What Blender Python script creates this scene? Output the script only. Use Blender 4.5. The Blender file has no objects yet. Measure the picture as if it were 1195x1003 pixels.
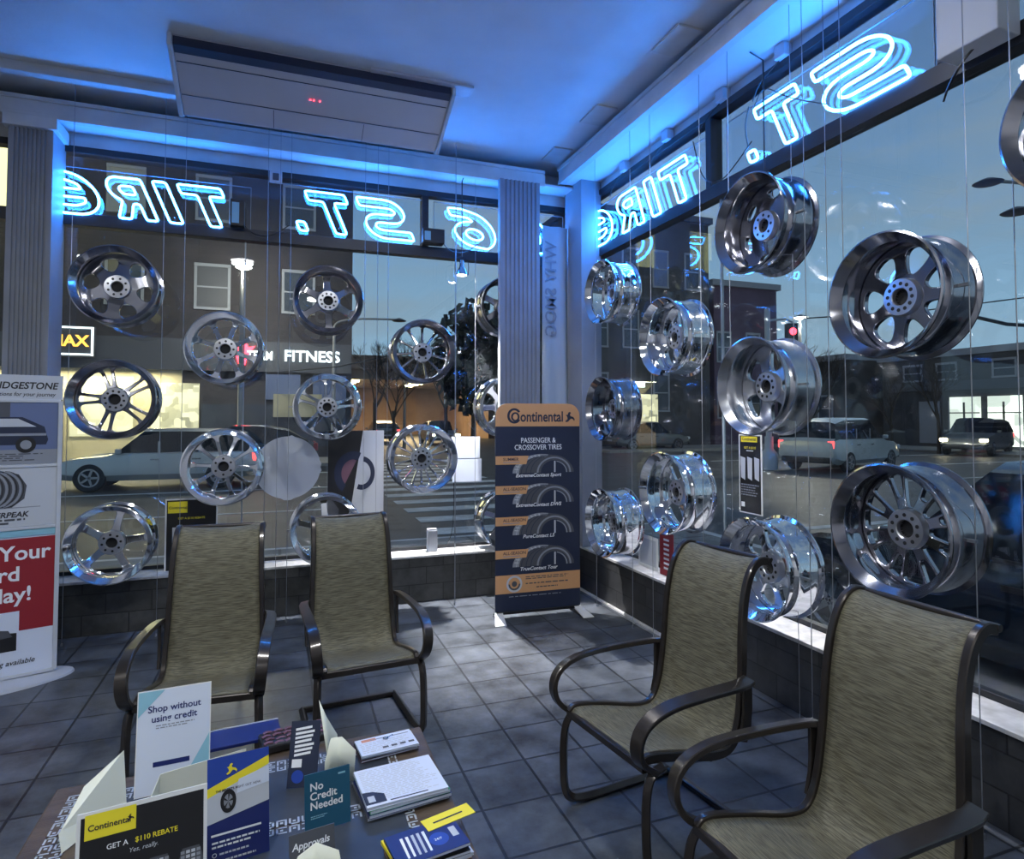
import bpy, bmesh, math, random
from mathutils import Vector, Matrix, Euler
random.seed(7)
PI = math.pi
SC = bpy.context.scene
COL = SC.collection

# ------------------------------------------------------------------ camera
F = 731.0; CX = 597.5; YAW = math.radians(20.2); PITCH = math.radians(2.0)
HY = 487.0; EYE = 1.6
Y0 = HY - F*math.tan(PITCH)
fw = Vector((math.sin(YAW)*math.cos(PITCH), math.cos(YAW)*math.cos(PITCH), math.sin(PITCH)))
rt = Vector((math.cos(YAW), -math.sin(YAW), 0))
up = rt.cross(fw)
CAM = Vector((0, 0, EYE))
def ray(px, py): return fw + rt*((px-CX)/F) + up*((Y0-py)/F)
def at(px, py, x=None, y=None, z=None):
    d = ray(px, py)
    if x is not None: t = x/d.x
    elif y is not None: t = y/d.y
    else: t = (z-EYE)/d.z
    return CAM + d*t
cd = bpy.data.cameras.new('camera'); cam = bpy.data.objects.new('camera', cd); COL.objects.link(cam)
M3 = Matrix((rt, up, -fw)).transposed()
cam.matrix_world = Matrix.Translation(CAM) @ M3.to_4x4()
cd.sensor_fit = 'HORIZONTAL'; cd.sensor_width = 36; cd.lens = F/1195*36
cd.shift_y = -(501.5-Y0)/1195; cd.clip_start = .05; cd.clip_end = 400
SC.camera = cam
SC.view_settings.view_transform = 'Standard'; SC.view_settings.look = 'None'
SC.view_settings.gamma = 1; SC.view_settings.exposure = 0.95; SC.view_settings.use_curve_mapping = False

# ------------------------------------------------------------------ materials
def newmat(name):
    m = bpy.data.materials.new(name); m.use_nodes = True
    return m, m.node_tree, m.node_tree.nodes, m.node_tree.links
def mat(name, col, rough=.6, metal=0, emit=0, noise=0, scale=8, bump=0, bscale=40, coat=0, stretch=None, ecol=None, ebreak=0):
    m, nt, N, L = newmat(name)
    b = N['Principled BSDF']
    c = (*col, 1)
    b.inputs['Base Color'].default_value = c
    b.inputs['Roughness'].default_value = rough; b.inputs['Metallic'].default_value = metal
    b.inputs['Coat Weight'].default_value = coat
    if emit:
        b.inputs['Emission Color'].default_value = (*(ecol or col), 1); b.inputs['Emission Strength'].default_value = emit
    if noise or bump or ebreak:
        tc = N.new('ShaderNodeTexCoord'); mp = N.new('ShaderNodeMapping'); L.new(tc.outputs['Object'], mp.inputs[0])
        if stretch: mp.inputs['Scale'].default_value = stretch
    if noise:
        n = N.new('ShaderNodeTexNoise'); n.inputs['Scale'].default_value = scale; n.inputs['Detail'].default_value = 6
        L.new(mp.outputs[0], n.inputs['Vector'])
        r = N.new('ShaderNodeValToRGB'); r.color_ramp.elements[0].position = .3; r.color_ramp.elements[1].position = .7
        r.color_ramp.elements[0].color = (*[max(0, v*(1-noise)) for v in col], 1)
        r.color_ramp.elements[1].color = (*[min(1, v*(1+noise)) for v in col], 1)
        L.new(n.outputs['Fac'], r.inputs[0]); L.new(r.outputs[0], b.inputs['Base Color'])
    if bump:
        n2 = N.new('ShaderNodeTexNoise'); n2.inputs['Scale'].default_value = bscale; n2.inputs['Detail'].default_value = 4
        L.new(mp.outputs[0], n2.inputs['Vector'])
        bp = N.new('ShaderNodeBump'); bp.inputs['Strength'].default_value = bump; bp.inputs['Distance'].default_value = .01
        L.new(n2.outputs['Fac'], bp.inputs['Height']); L.new(bp.outputs[0], b.inputs['Normal'])
    if ebreak:
        v = N.new('ShaderNodeTexVoronoi'); v.distance = 'CHEBYCHEV'; v.inputs['Scale'].default_value = ebreak; L.new(mp.outputs[0], v.inputs['Vector'])
        hs = N.new('ShaderNodeSeparateColor'); L.new(v.outputs['Color'], hs.inputs[0])
        mr = N.new('ShaderNodeMapRange'); mr.inputs[3].default_value = .15*emit; mr.inputs[4].default_value = 1.25*emit; L.new(hs.outputs[0], mr.inputs[0]); L.new(mr.outputs[0], b.inputs['Emission Strength'])
    return m
def tiles(name, c1, c2, mortar, sx, sy, plane, off=(0, 0), rough=.45, msize=.012, offset=0, nscale=5, noise=.5, bump=.25):
    m, nt, N, L = newmat(name); b = N['Principled BSDF']
    tc = N.new('ShaderNodeTexCoord'); sp = N.new('ShaderNodeSeparateXYZ'); L.new(tc.outputs['Object'], sp.inputs[0])
    cb = N.new('ShaderNodeCombineXYZ')
    a, c = {'xy': (0, 1), 'xz': (0, 2), 'yz': (1, 2)}[plane]
    for k, (ax, o) in enumerate(((a, off[0]), (c, off[1]))):
        ad = N.new('ShaderNodeMath'); ad.operation = 'ADD'; ad.inputs[1].default_value = -o
        L.new(sp.outputs[ax], ad.inputs[0]); L.new(ad.outputs[0], cb.inputs[k])
    br = N.new('ShaderNodeTexBrick'); br.offset = offset; br.squash = 1
    br.inputs['Scale'].default_value = 1; br.inputs['Brick Width'].default_value = sx; br.inputs['Row Height'].default_value = sy
    br.inputs['Mortar Size'].default_value = msize; br.inputs['Mortar Smooth'].default_value = .2
    br.inputs['Color1'].default_value = (*c1, 1); br.inputs['Color2'].default_value = (*c2, 1); br.inputs['Mortar'].default_value = (*mortar, 1)
    L.new(cb.outputs[0], br.inputs['Vector'])
    n = N.new('ShaderNodeTexNoise'); n.inputs['Scale'].default_value = nscale; n.inputs['Detail'].default_value = 8; n.inputs['Roughness'].default_value = .65
    L.new(tc.outputs['Object'], n.inputs['Vector'])
    mr = N.new('ShaderNodeMapRange'); mr.inputs[1].default_value = .3; mr.inputs[2].default_value = .7
    mr.inputs[3].default_value = 1-noise; mr.inputs[4].default_value = 1+noise; L.new(n.outputs['Fac'], mr.inputs[0])
    mx = N.new('ShaderNodeVectorMath'); mx.operation = 'SCALE'; L.new(br.outputs['Color'], mx.inputs[0]); L.new(mr.outputs[0], mx.inputs['Scale'])
    L.new(mx.outputs[0], b.inputs['Base Color'])
    rr = N.new('ShaderNodeMapRange'); rr.inputs[3].default_value = rough-.12; rr.inputs[4].default_value = rough+.15; L.new(n.outputs['Fac'], rr.inputs[0]); L.new(rr.outputs[0], b.inputs['Roughness'])
    bp = N.new('ShaderNodeBump'); bp.inputs['Strength'].default_value = bump; bp.inputs['Distance'].default_value = .006
    sm = N.new('ShaderNodeMath'); sm.operation = 'SUBTRACT'; L.new(n.outputs['Fac'], sm.inputs[0]); L.new(br.outputs['Fac'], sm.inputs[1])
    L.new(sm.outputs[0], bp.inputs['Height']); L.new(bp.outputs[0], b.inputs['Normal'])
    return m
def glass_mat(name, tint=(.93, .96, .97), k=1.0):
    m, nt, N, L = newmat(name); N.remove(N['Principled BSDF']); out = N['Material Output']
    tr = N.new('ShaderNodeBsdfTransparent'); tr.inputs[0].default_value = (*tint, 1)
    gl = N.new('ShaderNodeBsdfGlossy'); gl.inputs['Roughness'].default_value = .0; gl.inputs[0].default_value = (.95, .97, 1, 1)
    g = N.new('ShaderNodeNewGeometry'); d = N.new('ShaderNodeVectorMath'); d.operation = 'DOT_PRODUCT'
    L.new(g.outputs['Normal'], d.inputs[0]); L.new(g.outputs['Incoming'], d.inputs[1])
    ab = N.new('ShaderNodeMath'); ab.operation = 'ABSOLUTE'; L.new(d.outputs['Value'], ab.inputs[0])
    s = N.new('ShaderNodeMath'); s.operation = 'SUBTRACT'; s.inputs[0].default_value = 1; L.new(ab.outputs[0], s.inputs[1])
    p = N.new('ShaderNodeMath'); p.operation = 'POWER'; p.inputs[1].default_value = 5; L.new(s.outputs[0], p.inputs[0])
    ma = N.new('ShaderNodeMath'); ma.operation = 'MULTIPLY_ADD'; ma.inputs[1].default_value = .95*k; ma.inputs[2].default_value = .045*k; L.new(p.outputs[0], ma.inputs[0])
    mx = N.new('ShaderNodeMixShader'); L.new(ma.outputs[0], mx.inputs[0]); L.new(tr.outputs[0], mx.inputs[1]); L.new(gl.outputs[0], mx.inputs[2])
    L.new(mx.outputs[0], out.inputs[0]); return m
def fabric_mat(name, c1, c2):
    m, nt, N, L = newmat(name); b = N['Principled BSDF']; b.inputs['Roughness'].default_value = .75
    tc = N.new('ShaderNodeTexCoord'); mp = N.new('ShaderNodeMapping'); mp.inputs['Scale'].default_value = (9, 230, 230)
    L.new(tc.outputs['Object'], mp.inputs[0])
    n = N.new('ShaderNodeTexNoise'); n.inputs['Scale'].default_value = 1.6; n.inputs['Detail'].default_value = 3; L.new(mp.outputs[0], n.inputs['Vector'])
    r = N.new('ShaderNodeValToRGB'); r.color_ramp.elements[0].position = .38; r.color_ramp.elements[1].position = .62
    r.color_ramp.elements[0].color = (*c1, 1); r.color_ramp.elements[1].color = (*c2, 1); L.new(n.outputs['Fac'], r.inputs[0])
    L.new(r.outputs[0], b.inputs['Base Color'])
    bp = N.new('ShaderNodeBump'); bp.inputs['Strength'].default_value = .4; bp.inputs['Distance'].default_value = .002
    L.new(n.outputs['Fac'], bp.inputs['Height']); L.new(bp.outputs[0], b.inputs['Normal'])
    return m

MT = {}
MT['ceil'] = mat('ceiling_paint', (.62, .64, .66), .55, noise=.06, scale=3, bump=.15, bscale=30)
MT['trimw'] = mat('white_trim_paint', (.55, .56, .56), .5, noise=.1, scale=5)
MT['pillar'] = mat('fluted_grey_paint', (.24, .255, .29), .5, noise=.12, scale=3)
MT['wall'] = mat('wall_paint', (.5, .5, .5), .7, noise=.08, scale=2)
MT['floor'] = tiles('slate_floor_tiles', (.062, .072, .086), (.080, .090, .106), (.018, .021, .027), .298, .298, 'xy', off=(.19, .1), rough=.38, msize=.007, nscale=4.5, noise=.75, bump=.35)
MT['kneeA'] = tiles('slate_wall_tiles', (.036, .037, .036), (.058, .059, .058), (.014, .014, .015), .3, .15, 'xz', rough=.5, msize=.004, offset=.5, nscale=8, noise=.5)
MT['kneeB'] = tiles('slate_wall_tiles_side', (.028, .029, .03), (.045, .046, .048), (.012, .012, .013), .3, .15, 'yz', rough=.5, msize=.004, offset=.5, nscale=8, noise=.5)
MT['sill'] = mat('pale_sill_stone', (.5, .5, .5), .45, noise=.25, scale=14)
MT['frame'] = mat('dark_window_frame', (.025, .027, .032), .4, .3)
MT['glass'] = glass_mat('window_glass')
MT['acrylic'] = glass_mat('clear_acrylic', (.92, .95, .98), .35)
MT['edge'] = mat('acrylic_edge', (.22, .27, .32), .3)
NEON = (.03, .25, 1.0)
MT['neon'] = mat('blue_neon_tube', (.02, .05, .1), .3, emit=32, ecol=NEON)
MT['black'] = mat('black_plastic', (.012, .012, .014), .4)
MT['white'] = mat('white_plastic', (.75, .76, .76), .45)
MT['paper'] = mat('white_paper', (.62, .68, .8), .8)
MT['cream'] = mat('pale_cream_card', (.72, .74, .62), .7)
MT['chrome'] = mat('chrome', (.86, .87, .9), .07, 1)
MT['chrome2'] = mat('brushed_silver', (.62, .63, .66), .2, 1)
MT['gun'] = mat('dark_chrome', (.42, .42, .46), .14, 1)
MT['hub'] = mat('hub_metal', (.55, .56, .6), .3, .9)
MT['hole'] = mat('dark_hole', (.01, .01, .012), .7)
MT['wire'] = mat('steel_cable', (.35, .37, .4), .35, .8)
MT['bronze'] = mat('bronze_frame', (.045, .038, .034), .28, .5, coat=.3, noise=.15, scale=12)
MT['sling'] = fabric_mat('olive_sling_weave', (.068, .063, .040), (.175, .163, .110))
MT['wood'] = mat('brown_table_wood', (.085, .06, .042), .45, noise=.35, scale=3, stretch=(1, 8, 1), bump=.1)
MT['tabtop'] = mat('slate_table_top', (.035, .042, .055), .4, noise=.4, scale=6)
MT['inlay'] = mat('pale_mosaic', (.42, .47, .52), .45)
MT['ac'] = mat('ac_casing', (.50, .485, .50), .35, noise=.05, scale=2)
MT['acd'] = mat('ac_dark_grille', (.02, .025, .05), .4)
MT['red'] = mat('poster_red', (.28, .015, .025), .5)
MT['navy'] = mat('banner_navy', (.012, .02, .05), .6)
MT['tan'] = mat('banner_tan', (.62, .33, .15), .6)
MT['yellow'] = mat('card_yellow', (.85, .72, .03), .5)
MT['blue'] = mat('brochure_blue', (.02, .06, .35), .4)
MT['teal'] = mat('card_teal', (.012, .09, .16), .5)
MT['dblue'] = mat('brochure_navy', (.01, .02, .13), .4)
MT['ptext'] = mat('print_white', (.8, .82, .85), .6)
MT['ktext'] = mat('print_black', (.02, .02, .025), .6)
MT['grey'] = mat('print_grey', (.25, .27, .31), .6)
MT['dgrey'] = mat('print_dark_grey', (.07, .075, .09), .6)
MT['lgrey'] = mat('print_light_grey', (.5, .53, .58), .6)
MT['lblue'] = mat('print_light_blue', (.25, .5, .62), .6)
MT['skyprint'] = mat('print_dusk_blue', (.12, .16, .3), .5)
MT['green'] = mat('magazine_green', (.06, .3, .17), .6)
MT['pink'] = mat('tread_print_mauve', (.17, .08, .11), .6)
MT['orange'] = mat('print_orange', (.6, .25, .15), .6)
MT['rubber'] = mat('tyre_rubber', (.015, .015, .016), .75)
MT['lamp'] = mat('lit_lamp_lens', (1, 1, 1), .3, emit=30, ecol=(1, .97, .9))
MT['tubel'] = mat('fluorescent_tube', (1, 1, 1), .3, emit=9, ecol=(1, .97, .92))
MT['asphalt'] = mat('asphalt', (.06, .064, .066), .55, noise=.3, scale=1.5, bump=.2)
MT['pave'] = tiles('pavement', (.20, .205, .20), (.23, .235, .23), (.1, .1, .1), 1.2, 1.2, 'xy', msize=.02, rough=.7, noise=.3, nscale=2)
MT['mark'] = mat('road_marking', (.55, .57, .57), .6, noise=.3, scale=3)
MT['brick'] = tiles('dark_brick', (.034, .03, .036), (.042, .036, .042), (.03, .03, .036), .5, .18, 'xz', msize=.02, offset=.5, rough=.8, noise=.3, nscale=1)
MT['stucco'] = mat('pale_stucco', (.5, .45, .3), .8, noise=.15, scale=1)
MT['darkwall'] = mat('dark_facade', (.06, .06, .065), .8, noise=.3, scale=.6)
MT['purple'] = mat('plum_facade', (.10, .07, .11), .8, noise=.2, scale=.6)
MT['wpane'] = mat('dark_window_pane', (.05, .06, .08), .12)
MT['litw'] = mat('lit_window', (.4, .4, .3), .5, emit=.5, ecol=(1, .93, .55), ebreak=2.6)
MT['lits'] = mat('bright_shop_interior', (.6, .6, .5), .5, emit=1.0, ecol=(.9, 1, .85), ebreak=.8)
MT['litwarm'] = mat('lit_warm_window', (.4, .3, .2), .5, emit=.28, ecol=(1, .62, .38))
MT['litwhite'] = mat('lit_white_sign', (.8, .8, .8), .5, emit=1.2, ecol=(.9, 1, 1))
MT['litamber'] = mat('lit_amber_sign', (.8, .4, .1), .5, emit=1.6, ecol=(1, .45, .05))
MT['lityellow'] = mat('lit_yellow_panel', (.8, .7, .3), .5, emit=1.0, ecol=(1, .9, .38))
MT['litred'] = mat('red_light', (.5, 0, 0), .5, emit=6, ecol=(1, .03, .05))
MT['tail'] = mat('tail_light', (.5, 0, 0), .5, emit=2.2, ecol=(1, .06, .06))
MT['head'] = mat('head_light', (1, 1, .8), .5, emit=12, ecol=(1, .85, .5))
MT['lampy'] = mat('street_lamp_glow', (1, .9, .5), .5, emit=14, ecol=(1, .85, .45))
MT['lampw'] = mat('street_lamp_white_glow', (1, 1, .9), .5, emit=25, ecol=(1, .96, .8))
MT['carw'] = mat('silver_white_car_paint', (.52, .54, .52), .25, .2, coat=.6)
MT['card'] = mat('dark_car_paint', (.012, .02, .035), .12, .3, coat=1)
MT['carg'] = mat('grey_car_paint', (.12, .13, .13), .3, .3, coat=.5)
MT['cglass'] = mat('car_window', (.008, .009, .012), .08); MT['cglass'].node_tree.nodes['Principled BSDF'].inputs['Specular IOR Level'].default_value = .25
MT['bark'] = mat('bark', (.03, .026, .022), .9)
MT['leaf'] = mat('dark_foliage', (.012, .018, .014), .9, noise=.5, scale=3)
MT['pole'] = mat('galvanised_pole', (.3, .3, .3), .5, .5)
MT['concrete'] = mat('brown_concrete', (.20, .135, .09), .8, noise=.25, scale=.5)
MT['cloth'] = mat('dark_clothing', (.02, .02, .025), .8)

# ------------------------------------------------------------------ mesh builder
class MB:
    def __init__(s): s.v = []; s.f = []; s.mi = []; s.m = 0; s.T = Matrix.Identity(4)
    def add(s, vs, fs, m=None):
        n = len(s.v); s.v += [s.T @ Vector(v) for v in vs]
        s.f += [tuple(i+n for i in f) for f in fs]; s.mi += [s.m if m is None else m]*len(fs)
        return s
    def box(s, x0, y0, z0, x1, y1, z1, m=None):
        vs = [(x, y, z) for x in (x0, x1) for y in (y0, y1) for z in (z0, z1)]
        return s.add(vs, [(0, 1, 3, 2), (4, 6, 7, 5), (0, 4, 5, 1), (2, 3, 7, 6), (0, 2, 6, 4), (1, 5, 7, 3)], m)
    def tube(s, pts, r, n=8, closed=False, m=None, sq=None):
        pts = [Vector(p) for p in pts]; k = len(pts)
        rs = r if isinstance(r, (list, tuple)) else [r]*k
        tang = []
        for i in range(k):
            a = pts[(i-1) % k] if (closed or i) else pts[0]; b = pts[(i+1) % k] if (closed or i < k-1) else pts[-1]
            t = (b-a); tang.append(t.normalized() if t.length > 1e-9 else Vector((0, 0, 1)))
        t0 = tang[0]; u = t0.orthogonal().normalized()
        if sq is not None:
            u = Vector(sq[2]); u = (u - t0*u.dot(t0)).normalized()
        vs = []; 
        for i in range(k):
            t = tang[i]
            u = (u - t*u.dot(t)); u = u.normalized() if u.length > 1e-6 else t.orthogonal().normalized()
            w = t.cross(u)
            if sq is None:
                for j in range(n):
                    a = 2*PI*j/n; vs.append(pts[i] + (u*math.cos(a)+w*math.sin(a))*rs[i])
            else:
                a, b = sq[0]/2, sq[1]/2; c = .3*min(a, b)
                for (p, q) in ((a, b-c), (a-c, b), (-a+c, b), (-a, b-c), (-a, -b+c), (-a+c, -b), (a-c, -b), (a, -b+c)):
                    vs.append(pts[i]+u*p+w*q)
        if sq is not None: n = 8
        fs = []
        for i in range(k if closed else k-1):
            i2 = (i+1) % k
            for j in range(n):
                j2 = (j+1) % n; fs.append((i*n+j, i*n+j2, i2*n+j2, i2*n+j))
        if not closed:
            fs.append(tuple(range(n))[::-1]); fs.append(tuple(range((k-1)*n, k*n)))
        return s.add(vs, fs, m)
    def lathe(s, prof, n=32, m=None, axis='z', closed=False):
        vs = []; k = len(prof)
        for j in range(n):
            a = 2*PI*j/n
            for (r, z) in prof: vs.append((r*math.cos(a), r*math.sin(a), z))
        fs = []
        for j in range(n):
            j2 = (j+1) % n
            for i in range(k if closed else k-1):
                i2 = (i+1) % k
                fs.append((j*k+i, j2*k+i, j2*k+i2, j*k+i2))
        if not closed:
            if prof[0][0] > 1e-6: fs.append(tuple(j*k for j in range(n))[::-1])
            if prof[-1][0] > 1e-6: fs.append(tuple(j*k+k-1 for j in range(n)))
        return s.add(vs, fs, m)
    def prism(s, poly, z0, z1, m=None):
        n = len(poly); vs = [(x, y, z0) for x, y in poly]+[(x, y, z1) for x, y in poly]
        return s.add(vs, [tuple(range(n))[::-1], tuple(range(n, 2*n))]+[(i, (i+1) % n, n+(i+1) % n, n+i) for i in range(n)], m)
    def poly(s, pts, z=0, m=None): return s.add([(x, y, z) for x, y in pts], [tuple(range(len(pts)))], m)
    def rect(s, x0, y0, x1, y1, z=0, m=None): return s.poly([(x0, y0), (x1, y0), (x1, y1), (x0, y1)], z, m)
    def disc(s, cx, cy, rx, ry=None, z=0, m=None, n=28, a0=0, a1=2*PI):
        ry = ry or rx; return s.poly([(cx+rx*math.cos(a0+(a1-a0)*i/n), cy+ry*math.sin(a0+(a1-a0)*i/n)) for i in range(n+(a1-a0 < 6.2))], z, m)
    def ring(s, cx, cy, rx0, ry0, rx1, ry1, a0=0, a1=2*PI, z=0, m=None, n=28):
        vs = []; 
        for i in range(n+1):
            a = a0+(a1-a0)*i/n; vs += [(cx+rx0*math.cos(a), cy+ry0*math.sin(a), z), (cx+rx1*math.cos(a), cy+ry1*math.sin(a), z)]
        return s.add(vs, [(2*i, 2*i+1, 2*i+3, 2*i+2) for i in range(n)], m)
    def text(s, body, size, x, y, z=0, m=None, bold=0, shear=0, align='LEFT', sx=1, extr=0):
        c = bpy.data.curves.new('t', 'FONT'); c.body = body; c.size = size; c.offset = bold*size; c.shear = shear; c.align_x = align; c.extrude = extr; c.resolution_u = 3
        o = bpy.data.objects.new('t', c); COL.objects.link(o)
        bpy.context.view_layer.update()
        dg = bpy.context.evaluated_depsgraph_get(); me = bpy.data.meshes.new_from_object(o.evaluated_get(dg))
        s.add([(v.co.x*sx+x, v.co.y+y, v.co.z+z) for v in me.vertices], [tuple(p.vertices) for p in me.polygons], m)
        bpy.data.objects.remove(o); bpy.data.meshes.remove(me); bpy.data.curves.remove(c); return s
    def build(s, name, mats, parent=None, smooth=None, bevel=0, kind=None):
        me = bpy.data.meshes.new(name)
        me.from_pydata([tuple(v) for v in s.v], [], s.f)
        if not isinstance(mats, (list, tuple)): mats = [mats]
        for k in mats: me.materials.append(MT[k] if isinstance(k, str) else k)
        for p, i in zip(me.polygons, s.mi): p.material_index = i
        bm = bmesh.new(); bm.from_mesh(me); bmesh.ops.recalc_face_normals(bm, faces=bm.faces)
        bm.to_mesh(me); bm.free(); me.update()
        o = bpy.data.objects.new(name, me); COL.objects.link(o)
        if parent: o.parent = parent
        if smooth:
            for p in me.polygons: p.use_smooth = True
            me.set_sharp_from_angle(angle=math.radians(smooth))
        if bevel:
            b = o.modifiers.new('bevel', 'BEVEL'); b.angle_limit = math.radians(40); b.width = bevel; b.segments = 2; b.limit_method = 'ANGLE'
        if kind: o['kind'] = kind
        return o
def thing(name, loc=(0, 0, 0), rz=0, label=None, cat=None, group=None, rot=None):
    o = bpy.data.objects.new(name, None); COL.objects.link(o); o.location = loc
    o.rotation_euler = rot or (0, 0, rz); o.empty_display_size = .1
    return tag(o, label, cat, group)
def tag(o, label, cat, group=None, kind=None):
    if label: o['label'] = label
    if cat: o['category'] = cat
    if group: o['group'] = group
    if kind: o['kind'] = kind
    return o
def child(name, parent, mats, fn, **k):
    b = MB(); fn(b); return b.build(name, mats, parent, **k)
def smoothpts(pts, it=2, closed=False):
    pts = [Vector(p) for p in pts]
    for _ in range(it):
        out = [] if closed else [pts[0]]
        n = len(pts)
        for i in range(n if closed else n-1):
            a, b = pts[i], pts[(i+1) % n]
            out += [a*.75+b*.25, a*.25+b*.75]
        if not closed: out.append(pts[-1])
        pts = out
    return pts
def label_mark(b, x, y, h, m, z=0):   # small rearing horse mark
    P = [(0, .1), (.25, .3), (.2, .55), (.05, .7), (.25, .72), (.35, .95), (.5, 1), (.62, .88), (.5, .8), (.55, .6), (.85, .5), (1, .3), (.95, .1), (.8, .3), (.6, .35), (.45, .2), (.3, .05), (.1, 0)]
    b.poly([(x+p*h, y+q*h) for p, q in P], z, m)

# ------------------------------------------------------------------ room constants
YA = 5.42; XB = 2.64; GA = 5.67; GB = 2.86; SILL = .40
XW = -4.6; YS = -3.2; CE = 4.0
BARA = (3.07, 3.17); BARB = (3.12, 3.22); TOPA = 3.64; TOPB = 3.71

def S(name, mats, fn, **k): 
    o = child(name, None, mats, fn, **k); o['kind'] = 'structure'; return o
S('floor', 'floor', lambda b: b.box(XW, YS, -.1, XB+.02, YA+.02, 0))
S('ceiling', 'ceil', lambda b: b.box(XW, YS, CE, GB+.1, GA+.1, CE+.12))
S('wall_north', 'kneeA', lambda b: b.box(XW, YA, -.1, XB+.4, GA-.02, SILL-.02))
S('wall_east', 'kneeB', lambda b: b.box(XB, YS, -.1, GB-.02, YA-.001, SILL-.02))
S('trim_1', 'sill', lambda b: b.box(XW, YA-.012, SILL-.02, GB+.1, GA+.1, SILL), bevel=.003)
S('trim_2', 'sill', lambda b: b.box(XB-.012, YS, SILL-.02, GB+.1, YA-.013, SILL), bevel=.003)
S('wall_west', 'wall', lambda b: b.box(XW-.1, YS, -.1, XW, GA+.1, CE+.2))
S('wall_south', 'wall', lambda b: b.box(XW, YS-.1, -.1, GB+.1, YS, CE+.2))
S('cove_soffit', 'ceil', lambda b: (b.box(XW, 5.421, 3.80, GB, GA-.021, 3.82), b.box(2.491, YS, 3.84, GB-.021, 5.42, 3.86)))
# header walls above the glass
S('wall_header_north', 'trimw', lambda b: b.box(XW, GA-.02, TOPA+.06, GB+.1, GA+.1, CE+.2))
S('wall_header_east', 'trimw', lambda b: b.box(GB-.02, YS, TOPB+.06, GB+.1, GA-.03, CE+.2))
# fascia trims
def fasA(b):
    b.box(XW, 5.36, 3.77, 2.30, 5.42, 3.90); b.box(XW, 5.345, 3.885, 2.30, 5.435, 3.915); b.box(XW, 5.352, 3.765, 2.30, 5.36, 3.80)
S('trim_3', 'trimw', fasA, bevel=.003)
def fasB(b):
    b.box(2.43, YS, 3.80, 2.49, 5.33, 3.93); b.box(2.415, YS, 3.915, 2.505, 5.33, 3.945); b.box(2.422, YS, 3.79, 2.43, 5.33, 3.825)
S('trim_4', 'trimw', fasB, bevel=.003)
S('trim_5', 'trimw', lambda b: b.box(XW, 5.02, 3.93, 1.2, 5.10, CE), bevel=.004)
# baseboard line at the east wall
S('baseboard_east', 'sill', lambda b: b.box(XB-.03, 3.9, 0, XB-.001, 5.35, .012))

def window(name, axis, g, lo, hi, z0, z1, mull, top, seams=(), fr=.05):
    """axis 'x': wall running along x at y=g"""
    root = bpy.data.objects.new(name, None); COL.objects.link(root); root['kind'] = 'structure'
    def bx(b, a0, a1, d0, d1, zz0, zz1, m=None):
        if axis == 'x': b.box(a0, g+d0, zz0, a1, g+d1, zz1, m)
        else: b.box(g+d0, a0, zz0, g+d1, a1, zz1, m)
    child('pane', root, 'glass', lambda b: bx(b, lo, hi, -.004, .004, z0, z1))
    def f(b):
        if top: bx(b, lo, hi, -.05, .05, z1-.0, z1+fr)
        bx(b, lo, hi, -.05, .05, z0-fr*top*1.9, z0) if top else bx(b, lo, hi, -.02, .03, z0, z0+.03)
        for m_ in mull: bx(b, m_-.03, m_+.03, -.05, .05, z0, z1)
    child('frame', root, 'frame', f, bevel=.003)
    for m_ in seams: child('seam', root, 'edge', lambda b: bx(b, m_-.005, m_+.005, -.01, .01, z0, z1))
    return root
window('window_1', 'x', GA, XW, GB-.05, SILL, BARA[0], [], 0, [-.3, 2.0])
window('window_2', 'x', GA, XW, GB-.05, BARA[1], TOPA, [1.22, -2.1], 1)
window('window_3', 'y', GB, YS, GA-.05, SILL, BARB[0], [], 0, [3.55, 1.2])
window('window_4', 'y', GB, YS, GA-.05, BARB[1], TOPB, [3.62, 1.95, .2], 1)

# pillars
def fluted(b, w, d, z0, z1, n):
    pts = [(-w/2, 0), (-w/2+.03, 0)]
    fwid = (w-.06)/n
    for i in range(n):
        x = -w/2+.03+i*fwid
        pts += [(x+fwid*.15, 0), (x+fwid*.3, .012), (x+fwid*.7, .012), (x+fwid*.85, 0)]
    pts += [(w/2-.03, 0), (w/2, 0), (w/2, d), (-w/2, d)]
    b.prism(pts, z0, z1)
for i, (x, w) in enumerate(((-1.715, .27), (2.03, .39))):
    def pf(b): b.T = Matrix.Translation((x, 5.36 if i == 0 else 5.30, 0)); fluted(b, w, .29 if i == 0 else .055, .401, 3.77, 8)
    o = S('pillar', 'pillar', pf)
    def cap(b): b.box(x-w/2-.03, 5.33, 3.68, x+w/2+.03, GA-.06, 3.768)
    if i == 0: S('trim_6', 'trimw', cap, bevel=.004)
S('pillar', 'pillar', lambda b: b.box(2.62, 5.24, .401, 2.83, 5.60, 4.1), bevel=.004)

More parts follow.
